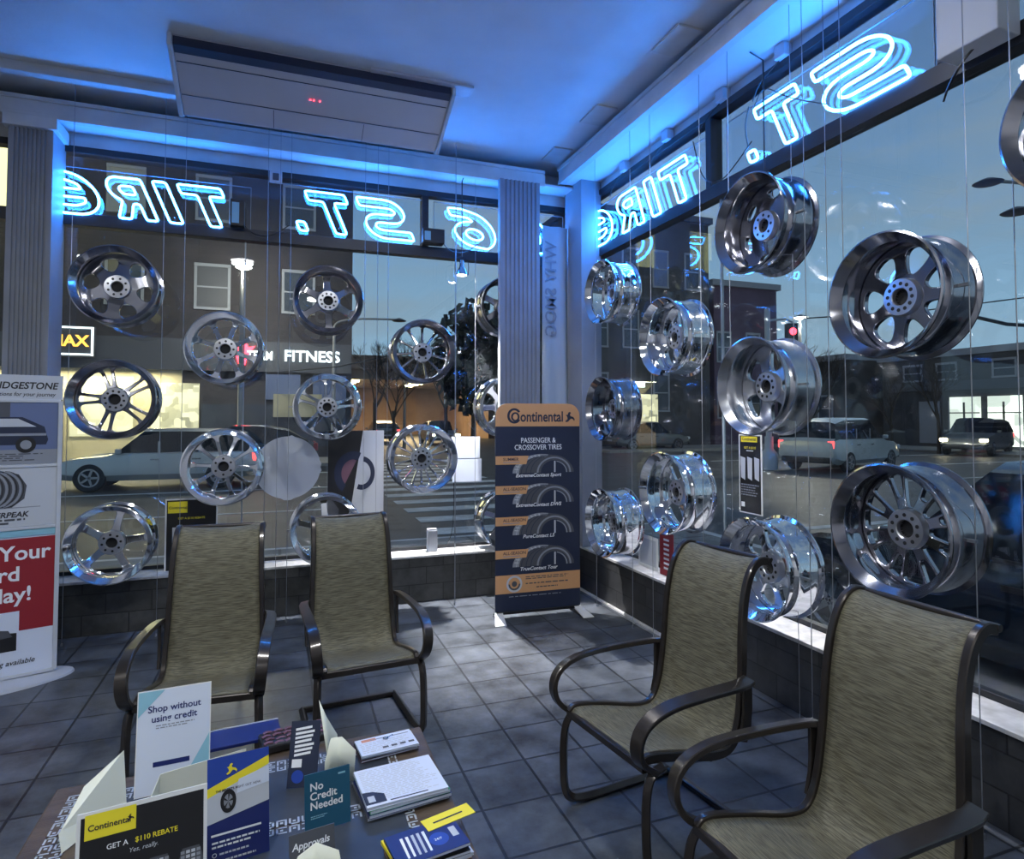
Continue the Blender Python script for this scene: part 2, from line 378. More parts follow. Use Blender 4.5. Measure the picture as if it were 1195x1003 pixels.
# ------------------------------------------------------------------ neon signs
def arc(cx, cy, rx, ry, a0, a1, n=8): return [(cx+rx*math.cos(math.radians(a0+(a1-a0)*i/n)), cy+ry*math.sin(math.radians(a0+(a1-a0)*i/n))) for i in range(n+1)]
def stroke(pts, w):
    P = [Vector(p) for p in pts]; L_, R_ = [], []
    for i in range(len(P)):
        t = (P[min(i+1, len(P)-1)]-P[max(i-1, 0)]).normalized(); n = Vector((-t.y, t.x))
        L_.append(tuple(P[i]+n*w/2)); R_.append(tuple(P[i]-n*w/2))
    return L_+R_[::-1]
G = {
 'T': (.95, [[(0, 1), (.95, 1), (.95, .77), (.6, .77), (.6, 0), (.34, 0), (.34, .77), (0, .77)]]),
 'I': (.28, [[(0, 0), (0, 1), (.27, 1), (.27, 0)]]),
 'R': (.92, [[(0, 0), (0, 1), (.55, 1)]+arc(.58, .72, .3, .28, 85, -70, 8)+[(.66, .42), (.92, 0), (.62, 0), (.42, .38), (.27, .38), (.27, 0)],
             [(.26, .8), (.54, .8), (.63, .72), (.56, .6), (.26, .6)]]),
 'E': (.85, [[(.85, 1), (.5, 1)]+arc(.5, .5, .5, .5, 95, 265, 10)+[(.85, 0), (.85, .2), (.5, .2)]+[(.3, .28), (.27, .4), (.74, .4), (.74, .6), (.27, .6), (.3, .72), (.5, .8), (.85, .8)]]),
 'S': (.95, [stroke([(.95, .89), (.6, .89)]+arc(.34, .70, .24, .19, 90, 270, 7)+[(.48, .51)]+arc(.62, .31, .24, .2, 90, -90, 7)+[(.3, .11), (0, .11)], .21)]),
 '6': (.95, [[(.9, 1), (.6, 1)]+arc(.48, .45, .48, .5, 100, 250, 9)+arc(.5, .34, .44, .34, -90, 80, 8)+[(.42, .68), (.5, .78), (.9, .8)],
             arc(.5, .34, .2, .15, 0, 330, 10)]),
 '0': (.9, [arc(.45, .5, .45, .5, 0, 345, 20), arc(.45, .5, .2, .28, 0, 340, 14)]),
 '.': (.25, [[(0, 0), (.22, 0), (.22, .22), (0, .22)]]),
}
def roundpoly(pts, r):
    n = len(pts); out = []
    for i in range(n):
        p, a, c = Vector(pts[i]), Vector(pts[i-1]), Vector(pts[(i+1) % n])
        da, dc = a-p, c-p; ra = min(r, da.length*.4); rc = min(r, dc.length*.4)
        A_, C_ = p+da.normalized()*ra, p+dc.normalized()*rc
        out += [A_, A_*.25+p*.5+C_*.25, C_]
    return out
def neon_letter(b, ch, h, wscale, x0, shear=.42):
    for loop in G[ch][1]:
        pts = roundpoly([(x*wscale+x0, y*h) for x, y in loop], .018)
        pts = [(p.x+shear*p.y, p.y, 0) for p in pts]
        b.tube(pts, .0085, 6, True)
def neon_sign(where, letters, label, group=None, h=.35, z0=3.20):
    """letters: list of (char, start, width) with start in reading direction coordinates on the wall.
       north wall reads towards -x, east wall reads towards +y; local x = reading direction, z = street side"""
    s0 = min(l[1] for l in letters)-.1; s1 = max(l[1]+l[2] for l in letters)+.25
    if where == 'north':
        root = thing('neon_sign', (-s0, GA-.055, z0), 0, label, 'neon sign'); R = Matrix(((-1, 0, 0, 0), (0, 0, 1, 0), (0, 1, 0, 0), (0, 0, 0, 1)))
    else:
        root = thing('neon_sign', (GB-.055, s0, z0), 0, label, 'neon sign'); R = Matrix(((0, 0, 1, 0), (1, 0, 0, 0), (0, 1, 0, 0), (0, 0, 0, 1)))
    b = MB(); b.T = R; b.box(0, -.05, .026, s1-s0, h+.05, .030); b.build('acrylic_backing', 'acrylic', root)
    b = MB(); b.T = R
    for (x, y, X, Y) in ((0, -.05, s1-s0, -.046), (0, h+.046, s1-s0, h+.05), (0, -.05, .004, h+.05), (s1-s0-.004, -.05, s1-s0, h+.05)): b.box(x, y, .024, X, Y, .032)
    b.build('backing_edge', 'edge', root)
    for ch, st, w in letters:
        b = MB(); b.T = R; neon_letter(b, ch, h, w/max(.001, G[ch][0]), st-s0); b.build('neon_letter' if ch != '.' else 'neon_full_stop', 'neon', root, smooth=50)
        for q in ((.15, .85) if ch != '.' else ()):
            b = MB(); b.T = R; b.tube([(st-s0+w*.5+.42*h*q, h*q, .0), (st-s0+w*.5+.42*h*q, h*q, .026)], .004, 6); b.build('tube_support', 'edge', root)
    return root
# north wall: reading coordinate = -x
neon_sign('north', [('T', .36, .32), ('I', .76, .1), ('R', .94, .27), ('E', 1.29, .30)], 'blue neon sign reading TIRE backwards, left end of the window wall facing us', z0=3.16, h=.32)
neon_sign('north', [('S', -1.12, .38), ('T', -.64, .33), ('.', -.20, .08)], 'blue neon sign reading ST. backwards in the transom of the window wall facing us')
neon_sign('north', [('6', -1.95, .40), ('0', -2.52, .34)], 'blue neon sign with the digits 06 backwards, partly behind the fluted corner pillar')
neon_sign('east', [('T', 3.74, .36), ('I', 4.20, .12), ('R', 4.44, .36), ('E', 4.92, .36)], 'blue neon sign reading TIRE backwards, far end of the right window wall', z0=3.22, h=.34)
neon_sign('east', [('S', 2.10, .46), ('T', 2.68, .34), ('.', 3.12, .08)], 'blue neon sign reading ST. backwards above the right window, nearest us', z0=3.23, h=.33)

def transformer(loc, dims, label, cable=None):
    t = thing('neon_transformer', loc, 0, label, 'transformer box')
    dx, dy, dz = dims
    child('casing', t, 'black', lambda b: b.box(-dx/2, -dy/2, 0, dx/2, dy/2, dz), bevel=.006)
    child('front_plate', t, 'lblue', lambda b: b.box(-dx/2+.015, -dy/2-.004, .02, -dx/2+.07, -dy/2+.001, dz-.03))
    child('power_cord', t, 'black', lambda b: b.tube(smoothpts(cable or [(dx/2-.01, 0, .03), (dx/2+.06, 0, -.05), (dx/2+.2, 0, -.06), (dx/2+.34, 0, .05)], 3), .004, 6), smooth=60)
    return t
p = at(505, 285, y=GA-.13); transformer((p.x, GA-.12, p.z), (.2, .12, .13), 'black transformer box on the transom mullion beside the neon ST.')
p = at(277, 272, y=GA-.1)
t = transformer((p.x, GA-.12, 3.16), (.11, .08, .22), 'slim blue-lit transformer box at the end of the left neon TIRE sign')
p = at(1140, 55, x=GB-.14)
t = thing('neon_transformer', (GB-.13, p.y, p.z), 0, 'large grey transformer box above the right window beam, top right', 'transformer box')
child('casing', t, 'lgrey', lambda b: b.box(-.07, -.12, 0, .07, .13, .30), bevel=.006)
child('power_cord', t, 'black', lambda b: b.tube(smoothpts([(0, .0, .02), (-.02, .05, -.03), (-.01, .12, -.1), (.07, .2, -.12)], 3), .005, 6), smooth=60)
# loose electrode wiring at the near ST. sign
t = thing('sign_wiring', (GB-.08, 3.2, 3.25), 0, 'black looped wire drooping between the right neon TIRE and the neon full stop', 'cable')
child('cord', t, 'black', lambda b: (b.tube(smoothpts([(0, .55, .35), (0, .45, .02), (0, .25, -.06), (0, .08, .02), (0, -.05, .1)], 3), .004, 6), b.tube(smoothpts([(-.02, -.05, .32), (-.03, -.02, .2), (-.02, -.04, .06)], 2), .004, 6), b.tube(smoothpts([(-.02, -.1, .3), (-.04, -.2, .38), (-.04, -.4, .2), (-.02, -.65, .05)], 3), .003, 6)))

# ------------------------------------------------------------------ ceiling things
t = thing('air_conditioner', (-.70, 4.33, 3.72), 0, 'long grey ceiling air conditioner hung under the ceiling, upper left', 'air conditioner')
W = 1.86
prof = [(0, .28), (0, .21), (.05, .20), (.53, .0), (.575, .02), (.60, .27)]
def extr(b, pr, x0, x1, m=None):
    n = len(pr); vs = [(x0, y, z) for y, z in pr]+[(x1, y, z) for y, z in pr]
    b.add(vs, [tuple(range(n)), tuple(range(n, 2*n))[::-1]]+[(i, n+i, n+(i+1) % n, (i+1) % n) for i in range(n)], m)
child('casing', t, 'ac', lambda b: extr(b, prof, .03, W-.03), bevel=.008)
for x0 in (0, W-.03):
    child('end_cap', t, 'trimw', lambda b: extr(b, [(-.01, .29), (-.012, .205), (.04, .19), (.53, -.012), (.59, .01), (.61, .28)], x0, x0+.03), bevel=.008)
child('intake_grille', t, 'acd', lambda b: b.add([(.035, -.004, .265), (W-.035, -.004, .265), (W-.035, -.004, .21), (.035, -.004, .21), (.035, .06, .192), (W-.035, .06, .192)], [(0, 1, 2, 3), (3, 2, 5, 4)]))
def seam(b):
    for y in (.12, .36):
        z = .20-(y-.05)/.48*.2; b.box(.04, y-.002, z-.004, W-.04, y+.002, z+.004)
    for x in (.62, 1.25): b.add([(x, .37, .064), (x+.004, .37, .064), (x+.004, .52, .001), (x, .52, .001)], [(0, 1, 2, 3)])
child('panel_seam', t, 'acd', seam)
child('indicator_light', t, 'litred', lambda b: [b.box(x, .235, .115, x+.008, .243, .122) for x in (.86, .885, .925)])
for x in (.12, W-.14):
    child('hanger_rod', t, 'black', lambda b: b.box(x-.012, .04, .22, x+.012, .06, CE-3.72))
child('mounting_plate', t, 'ac', lambda b: b.box(1.25, -.05, .262, 1.98, .1, .278))
for i, (y, d) in enumerate(((4.20, 'middle'), (3.15, 'nearest'), (5.0, 'farthest'))):
    b = MB(); b.box(2.24, y, 3.985 if i < 2 else 3.985, 2.42, y+.30, 3.999); o = b.build('access_panel', 'trimw', bevel=.002)
    tag(o, ['thin white board on the ceiling edge, middle one of three along the right fascia', 'thin white board on the ceiling edge nearest us along the right fascia', 'thin white board on the ceiling edge in the corner above the pillar'][i], 'board', 'boards along the ceiling edge')
# fixtures above the right glass
for i, (x, y) in enumerate(((2.70, 4.75), (2.70, 4.1), (2.68, 3.45), (2.7, 2.9))):
    t = thing('junction_box', (2.80, y, 3.775), 0, ['small junction box on the header above the right neon TIRE, farthest', 'small junction box on the header above the right neon TIRE, second from the corner', 'small junction box on the header near the dark mullion', 'small junction box on the header above the neon ST. full stop'][i], 'junction box', 'junction boxes on the header')
    child('box', t, 'lgrey', lambda b: b.box(-.03, -.04, -.02, .037, .04, .06), bevel=.004)
    child('conduit', t, 'black', lambda b: b.tube(smoothpts([(0, .03, -.02), (-.02, .1, -.06), (-.01, .2, -.09), (.0, .26, -.16)], 2), .004, 6))
p = at(322, 208, y=GA-.04)
b = MB(); b.box(p.x-.05, GA-.075, p.z-.05, p.x+.05, GA-.05, p.z+.05); b.box(p.x-.025, GA-.08, p.z-.03, p.x+.025, GA-.07, p.z+.03, 1)
tag(b.build('outlet_box', ['lgrey', 'dgrey'], bevel=.003), 'square electrical outlet box on the dark frame between neon TIRE and ST.', 'outlet')

# ceiling lamp behind / above the camera (batten fixtures the room has)
def dome(x, y, label, en):
    t = thing('ceiling_light', (x, y, CE), 0, label, 'ceiling light', 'round ceiling lights')
    child('housing', t, 'white', lambda b: b.lathe([(.001, -.001), (.19, -.001), (.19, -.04), (.165, -.045), (.001, -.045)], 32), smooth=40)
    child('diffuser', t, 'tubel', lambda b: b.lathe([(.163, -.045), (.15, -.06), (.10, -.078), (.001, -.086)], 32), smooth=50)
    ld = bpy.data.lights.new('dome_light', 'AREA'); ld.shape = 'DISK'; ld.size = .3; ld.energy = en; ld.color = (.95, .98, 1)
    lo = bpy.data.objects.new('dome_light', ld); COL.objects.link(lo); lo.parent = t; lo.location = (0, 0, -.092)
    return t
dome(-.58, 1.14, 'round white ceiling light above the left part of the coffee table', 24)
dome(.95, 2.6, 'round white ceiling light above the aisle between the chairs', 17)
dome(-2.9, .6, 'round white ceiling light on the left of the room', 30)
dome(.6, -1.6, 'round white ceiling light at the back of the room', 22)

# clamp lamp by the north glass
def spot_lamp(x, y, z, ztop, rz, label, en, rot):
    t = thing('spot_lamp', (x, y, z), rz, label, 'lamp')
    child('lamp_shade', t, 'chrome2', lambda b: b.lathe([(.018, .11), (.022, .05), (.05, .0), (.055, -.03), (.051, -.03), (.046, .0), (.02, .045)], 24), smooth=50)
    child('bulb', t, 'lamp', lambda b: b.lathe([(.001, -.030), (.03, -.028), (.044, -.018), (.03, -.005), (.001, 0)], 20), smooth=60)
    child('yoke', t, 'black', lambda b: b.tube(smoothpts([(-.062, 0, -.02), (-.066, 0, .08), (-.045, 0, .135), (0, 0, .145), (.045, 0, .135), (.066, 0, .08), (.062, 0, -.02)], 2), .004, 6))
    child('stem', t, 'black', lambda b: b.tube([(0, 0, .14), (0, 0, ztop-z), (0, -.1, ztop+.03-z)], .005, 6))
    ld = bpy.data.lights.new('spot_beam', 'SPOT'); ld.energy = en; ld.spot_size = math.radians(76); ld.spot_blend = .8; ld.shadow_soft_size = .035; ld.color = (1, .97, .95)
    lo = bpy.data.objects.new('spot_beam', ld); COL.objects.link(lo); lo.parent = t; lo.location = (0, 0, -.045); lo.rotation_euler = [math.radians(a) for a in rot]
p = at(539, 318, y=5.50)
spot_lamp(p.x, 5.50, p.z, 3.77, 0, 'silver cage spot lamp hanging at the window left of the fluted pillar', 620, (-3, 0, 0))
spot_lamp(2.76, 3.02, 2.95, 3.80, -PI/2, 'spot lamp hidden behind the deep slotted wheel at the right window', 230, (-10, 0, 0))

# ------------------------------------------------------------------ wheels
def window_loop(N, k, r1, r2, w, p=4, off=0, share=1.0, n=22):
    """one opening centred at angle k*2pi/N+off, leaving spokes w wide"""
    rc, dr = (r1+r2)/2, (r2-r1)/2; th0 = 2*PI*k/N+off; pts = []
    for i in range(n):
        a = 2*PI*i/n; c, s = math.cos(a), math.sin(a)
        r = rc+dr*math.copysign(abs(c)**(2/p), c)
        ww = w[0]+(w[1]-w[0])*(r-r1)/(r2-r1)
        hw = max(.02, PI/N*share-math.asin(min(.95, ww/2/r)))
        th = th0+hw*math.copysign(abs(s)**(2/p), s); pts.append((r*math.cos(th), r*math.sin(th)))
    return pts
def plate(b, R, loops, zf, thick, m=None):
    bm = bmesh.new()
    def lp(pts):
        vs = [bm.verts.new((x, y, 0)) for x, y in pts]
        return [bm.edges.new((vs[i], vs[(i+1) % len(vs)])) for i in range(len(vs))]
    ed = lp([(R*math.cos(2*PI*i/72), R*math.sin(2*PI*i/72)) for i in range(72)])
    for l in loops: ed += lp(l)
    bmesh.ops.triangle_fill(bm, use_beauty=True, edges=ed, use_dissolve=False)
    bm.verts.index_update()
    vs = [v.co.copy() for v in bm.verts]; fs = [tuple(v.index for v in f.verts) for f in bm.faces]
    bd = [tuple(v.index for v in e.verts) for e in bm.edges if len(e.link_faces) == 1]; bm.free()
    n = len(vs)
    V = [(v.x, v.y, zf(math.hypot(v.x, v.y))) for v in vs]+[(v.x, v.y, zf(math.hypot(v.x, v.y))-thick) for v in vs]
    b.add(V, fs+[tuple(i+n for i in f)[::-1] for f in fs]+[(i, j, j+n, i+n) for i, j in bd], m)
STY = {  # list of (N, share, off, r1, r2, w at hub, w at rim, p)
 'six': [(6, 1, 0, .095, .225, .055, .05, 4)],
 'sixoval': [(6, 1, 0, .115, .215, .07, .09, 2.2)],
 'five': [(5, 1, 0, .085, .225, .05, .045, 5)],
 'fivewide': [(5, 1, 0, .09, .222, .06, .11, 3.2)],
 'five_double': [(5, .78, 0, .085, .225, .035, .02, 5), (5, .22, PI/5, .10, .225, .015, .015, 6)],
 'eight': [(8, 1, 0, .08, .224, .03, .04, 4)],
 'ten': [(10, 1, 0, .08, .226, .022, .030, 4)],
 'eleven': [(11, 1, 0, .075, .228, .016, .018, 5)],
 'twelve': [(12, 1, 0, .085, .226, .02, .024, 4)],
 'twenty': [(18, 1, 0, .09, .226, .013, .017, 5)],
 'slots': [(6, 1, 0, .15, .205, .10, .09, 2.3)],
 'mesh': [(8, .62, 0, .085, .228, .012, .014, 5), (8, .38, PI/8, .13, .228, .010, .012, 5)],
 'seven': [(7, 1, 0, .10, .218, .045, .06, 2.8)],
}
def make_wheel(sty, m, label, depth=.25, R=.27, holes=10, hubm='hub', dish=.05, group=None):
    root = thing('alloy_wheel', (0, 0, 0), 0, label, 'wheel', group)
    # local +y = street side, -y = room side (open back); build along z then rotate
    Rm = Matrix.Rotation(PI/2, 4, 'X')   # z -> -y
    k = R/.27; h = depth/2
    pr = [(.262, h), (.270, h-.003), (.270, h-.010), (.256, h-.016), (.250, h-.028), (.236, h-.040), (.235, h-.062), (.247, h-.078), (.250, h-.09), (.2505, 0), (.252, -h+.055), (.256, -h+.045), (.256, -h+.036), (.251, -h+.030), (.251, -h+.018), (.270, -h+.010), (.270, -h+.003),
          (.262, -h), (.246, -h+.014), (.244, -h+.06), (.243, 0), (.241, h-.09), (.229, h-.066), (.229, h-.040), (.245, h-.022)]
    b = MB(); b.T = Rm; b.lathe([(r*k, z) for r, z in pr], 64, closed=True); b.build('rim', m, root, smooth=35)
    zf = lambda r: -h+.075+dish*max(0, 1-r/.2/k)**1.2
    loops = []
    for (N, sh, off, r1, r2, w0, w1, p_) in STY[sty]:
        for q in range(N): loops.append(window_loop(N, q, r1*k, r2*k, (w0, w1), p_, off+.13, sh))
    loops.append([(.036*k*math.cos(2*PI*i/24), .036*k*math.sin(2*PI*i/24)) for i in range(24)])
    b = MB(); b.T = Rm; plate(b, .242*k, loops, zf, .026); b.build('spokes', m, root, smooth=40, bevel=.0035)
    b = MB(); b.T = Rm; zh = zf(.05)
    b.lathe([(.036*k, zh-.03), (.036*k, zh+.018), (.04*k, zh+.022), (.078*k, zh+.020), (.082*k, zh+.012), (.084*k, zh-.03)], 40, closed=True)
    b.build('hub', hubm, root, smooth=35)
    b = MB(); b.T = Rm; b.lathe([(.0001, .0), (.0085, 0), (.0085, .001), (.0001, .001)], 10); first = b.build('bolt_hole', 'hole', root)
    for i in range(holes):
        a = 2*PI*i/holes; o_ = first if i == 0 else first.copy()
        if i: COL.objects.link(o_)
        o_.location = Rm @ Vector((.057*k*math.cos(a), .057*k*math.sin(a), zh+.0215))
    b = MB(); b.T = Rm; b.lathe([(.0001, zh-.02), (.0355*k, zh-.02), (.0355*k, zh-.012), (.0001, zh-.012)], 24); b.build('center_bore', 'hole', root)
    for s in (-1, 1):
        b = MB(); b.box(s*.247*k if s > 0 else -WIRE-.004, -.008, -.006, WIRE+.004 if s > 0 else -.247*k, .008, .006); b.build('cable_clip', 'wire', root)
    return root
WIRE = .290
# north columns: (px, py) of the near lip centre on plane y = near lip
wheelsA = [
 (136, 332, 'sixoval', 'gun', .285, 0, 8, 'see-through blue-lit wheel with oval cutouts at upper left, just right of the left pillar'),
 (388, 349, 'six', 'gun', .27, 0, 10, 'six-spoke wheel with blue-lit rim at the top of the column right of the fitness sign'),
 (265, 406, 'eight', 'chrome', .275, 0, 8, 'eight-spoke chrome wheel just left of the fitness sign'),
 (129, 466, 'five_double', 'gun', .285, 0, 10, 'dark wheel with five double spokes above the white car at left'),
 (385, 475, 'five_double', 'chrome', .262, 0, 10, 'chrome wheel with paired spokes just above the half-tyre poster'),
 (496, 410, 'eleven', 'gun', .268, 0, 6, 'dark wheel with eleven thin spokes against the dusk sky'),
 (256, 546, 'ten', 'chrome', .285, 0, 6, 'ten-spoke chrome wheel beside the white paper disc'),
 (495, 536, 'twenty', 'chrome', .285, 0, 10, 'chrome wheel with many thin spokes beside the two white paper sheets'),
 (375, 620, 'five', 'chrome', .275, 0, 8, 'chrome wheel partly hidden behind the top of the second sling chair'),
 (124, 637, 'five', 'chrome', .278, 0, 8, 'chrome five-spoke wheel hanging low beside the tyre advertising stand at left'),
 (598, 357, 'six', 'gun', .27, 0, 8, 'topmost wheel mostly hidden behind the fluted corner pillar'),
 (594, 475, 'seven', 'chrome', .28, 0, 8, 'middle wheel mostly hidden behind the fluted corner pillar'),
 (590, 608, 'five', 'chrome', .27, 0, 8, 'lowest wheel mostly hidden behind the tan-topped tire banner'),
]
YW = 5.24   # plane of the cables
cols = {}
for (px, py, sty, m, R, rot, holes, lab) in wheelsA:
    d = .22; key = min((130, 262, 387, 496, 596), key=lambda c: abs(c-px))
    yl = YW-d/2 if key != 596 else 5.50-d/2
    q = at(px, py, y=yl)
    w = make_wheel(sty, m, lab, depth=d, R=R, holes=holes)
    cols.setdefault(('n', key), []).append((w, q.z, R, q.x))
wheelsB = [
 (861, 265, 'slots', 'gun', .29, 8, 'blue-lit deep wheel with slot cutouts below the right neon full stop'),
 (1020, 346, 'seven', 'gun', .285, 12, 'large dark wheel with rounded windows against the sky at right'),
 (699, 341, 'five', 'chrome', .275, 8, 'blue-tinted chrome wheel at the top of the column beside the corner post'),
 (770, 393, 'fivewide', 'chrome', .28, 8, 'polished five-spoke wheel between the corner post column and the red traffic light'),
 (698, 477, 'six', 'gun', .27, 8, 'middle wheel of the column beside the corner post'),
 (871, 451, 'fivewide', 'chrome2', .285, 10, 'deep wheel with ten bolt holes directly above the yellow-topped tyre poster'),
 (771, 576, 'five', 'chrome', .291, 8, 'polished chrome wheel above the red and white window posters'),
 (702, 611, 'six', 'chrome', .285, 8, 'lowest wheel of the column beside the corner post'),
 (890, 669, 'seven', 'chrome', .29, 10, 'bright chrome wheel with teardrop windows behind the third sling chair'),
 (1040, 621, 'mesh', 'gun', .297, 10, 'large dark wheel with forked mesh spokes above the nearest chair'),
 (1268, 128, 'five', 'gun', .275, 8, 'wheel cut off by the picture edge at the upper right'),
]
XWB = 2.52
for (px, py, sty, m, R, holes, lab) in wheelsB:
    R = R*.955; d = .24; q = at(px, py, x=XWB-d/2); key = min((702, 771, 870, 1030, 1268), key=lambda c: abs(c-px))
    w = make_wheel(sty, m, lab, depth=d, R=R, holes=holes, dish=.04)
    cols.setdefault(('e', key), []).append((w, q.z, R, q.y))
for (side, key), L_ in cols.items():
    c = sum(l[3] for l in L_)/len(L_)
    for i, (w, z, R, cc) in enumerate(L_):
        cc = c*.5+cc*.5
        if side == 'n': w.location = (c, 5.50 if key == 596 else YW, z)
        else: w.location = (XWB, c, z); w.rotation_euler = (0, 0, -PI/2)
        sp = [ch for ch in w.children if ch.name.startswith(('spokes', 'hub', 'bolt_hole'))]
        a = random.uniform(0, 1)
        for ch in sp:
            ch.rotation_euler = (0, a, 0); ch.location = Matrix.Rotation(a, 3, 'Y') @ ch.location
    names = {('n', 130): 'beside the left pillar', ('n', 262): 'just left of the fitness sign', ('n', 387): 'right of the fitness sign', ('n', 496): 'in front of the dusk sky', ('n', 596): 'behind the fluted pillar',
             ('e', 702): 'beside the corner post', ('e', 771): 'left of the yellow-topped tyre poster', ('e', 870): 'under the neon full stop', ('e', 1030): 'through the big dark wheels at right', ('e', 1268): 'at the right picture edge'}
    for s in (-1, 1):
        z0, z1 = (.0, 4.1)
        if side == 'n':
            x = c+s*WIRE; y = YW
            if key == 596: y = 5.50; z0 = SILL; z1 = 3.80
            else: z1 = CE
            loc = (x, y, z0)
        else: loc = (XWB, c+s*WIRE, z0); z1 = 3.84
        b = MB(); b.tube([(0, 0, 0), (0, 0, z1-z0)], .0022, 5); b.box(-.006, -.006, 0, .006, .006, .02)
        o = b.build('hanging_cable', 'wire'); o.location = loc
        sd = ('left' if s < 0 else 'right') if side == 'n' else ('right' if s < 0 else 'left')
        tag(o, f'{sd} steel cable of the wheel column {names[(side, key)]}', 'cable', 'steel cables holding the wheels')
# a few spare cables with no wheel
for i, (px, lab) in enumerate(((325, 'bare steel cable just right of the left neon TIRE'), (440, 'bare steel cable crossing the neon ST. facing us'), (532, 'bare steel cable beside the hanging spot lamp'))):
    q = at(px, 400, y=5.3); b = MB(); b.tube([(0, 0, 0), (0, 0, CE)], .002, 5); o = b.build('hanging_cable', 'wire'); o.location = (q.x, 5.3, 0); tag(o, lab, 'cable')
for i, (px, lab) in enumerate(((925, 'bare steel cable hanging by the red traffic light'), (965, 'bare steel cable crossing the near neon S'), (1130, 'bare steel cable right of the large dark window wheel'))):
    q = at(px, 300, x=2.56); b = MB(); b.tube([(0, 0, 0), (0, 0, 3.84)], .002, 5); o = b.build('hanging_cable', 'wire'); o.location = (2.56, q.y, 0); tag(o, lab, 'cable')

# ------------------------------------------------------------------ sling chairs (face local -y)
def make_chair(label):
    t = thing('sling_armchair', (0, 0, 0), 0, label, 'chair', None)
    prof = smoothpts([(-.275, .405), (-.255, .425), (-.10, .395), (.06, .352), (.15, .352), (.20, .43), (.225, .60), (.235, .78), (.255, .91), (.295, 1.00), (.345, 1.035), (.39, 1.025)], 3)
    prof = [(p[0], p[1]) for p in [(v.x, v.y) for v in [Vector((a[0], a[1], 0)) for a in prof]]]
    sw = .226; tp = lambda z: sw-(.022*max(0, z-.45)/.6)
    def sling(b):
        n = len(prof); K = 8; vs = []
        for (y, z) in prof:
            for j in range(K+1):
                u = -1+2*j/K; sag = .012*(1-u*u)
                vs.append((tp(z)*u, y+sag*.5, z-sag))
        fs = [(i*(K+1)+j, i*(K+1)+j+1, (i+1)*(K+1)+j+1, (i+1)*(K+1)+j) for i in range(n-1) for j in range(K)]
        b.add(vs, fs)
    o = child('sling_seat', t, 'sling', sling, smooth=60)
    s_ = o.modifiers.new('thick', 'SOLIDIFY'); s_.thickness = .006; s_.offset = 0
    for s_i in (-1, 1):
        s = s_i*.945
        child('side_rail', t, 'bronze', lambda b: b.tube([(s*(tp(z)+.008), y, z-.004) for y, z in prof], .01, sq=(.034, .024, (0, 0, 1))), smooth=40)
        # flat arm
        arm = smoothpts([(s*.262, -.245, .385), (s*.272, -.315, .43), (s*.28, -.335, .50), (s*.284, -.30, .565), (s*.286, -.20, .60), (s*.286, -.05, .605), (s*.28, .17, .60), (s*.262, .225, .60)], 3)
        child('armrest', t, 'bronze', lambda b: b.tube(arm, .01, sq=(.020, .050, (0, .2, 1))), smooth=40)
        child('arm_bracket', t, 'bronze', lambda b: b.tube(smoothpts([(s*.262, .215, .595), (s*.262, .215, .46), (s*.258, .19, .38)], 1), .01, sq=(.045, .014, (0, 1, 0))), smooth=40)
        leg = smoothpts([(s*.258, -.20, .385), (s*.265, -.262, .375), (s*.27, -.285, .30), (s*.272, -.285, .12), (s*.272, -.27, .045), (s*.272, -.20, .016), (s*.27, .05, .014), (s*.268, .27, .014)], 3)
        child('leg', t, 'bronze', lambda b: b.tube(leg, .01, sq=(.028, .030, (0, 1, .3))), smooth=40)
    child('rear_crossbar', t, 'bronze', lambda b: b.tube([(-.255, .27, .014), (.255, .27, .014)], .01, sq=(.026, .026, (0, 0, 1))), smooth=40)
    child('front_rail', t, 'bronze', lambda b: b.tube([(-.235, -.272, .392), (.235, -.272, .392)], .01, sq=(.03, .022, (0, 0, 1))), smooth=40)
    child('top_rail', t, 'bronze', lambda b: (b.tube([(-.215, prof[-1][0]+.004, prof[-1][1]), (.215, prof[-1][0]+.004, prof[-1][1])], .011, 10)), smooth=40)
    child('seat_support', t, 'bronze', lambda b: b.tube(smoothpts([(-.225, .05, .34), (-.1, .05, .325), (.1, .05, .325), (.225, .05, .34)], 1), .009, 8), smooth=40)
    return t
def copy_tree(o, parent=None):
    c = o.copy(); COL.objects.link(c)
    if parent: c.parent = parent
    for ch in [x for x in o.children]: copy_tree(ch, c)
    return c
ch0 = make_chair('olive sling armchair at far left, beside the tyre advertising stand')
spots = [(-.31, 3.27, -4, None), (.40, 3.38, 5, 'olive sling armchair second from the left, in front of the half-tyre poster'),
         (1.42, 2.17, -82, 'whole olive sling armchair right of the tiled aisle, facing the coffee table'), (1.44, 1.36, -88, 'nearest olive sling armchair, cut off at the bottom right corner')]
for i, (x, y, a, lab) in enumerate(spots):
    o = ch0 if i == 0 else copy_tree(ch0)
    o.location = (x, y, 0); o.rotation_euler = (0, 0, math.radians(a)); o['group'] = 'sling armchairs around the coffee table'
    if lab: o['label'] = lab

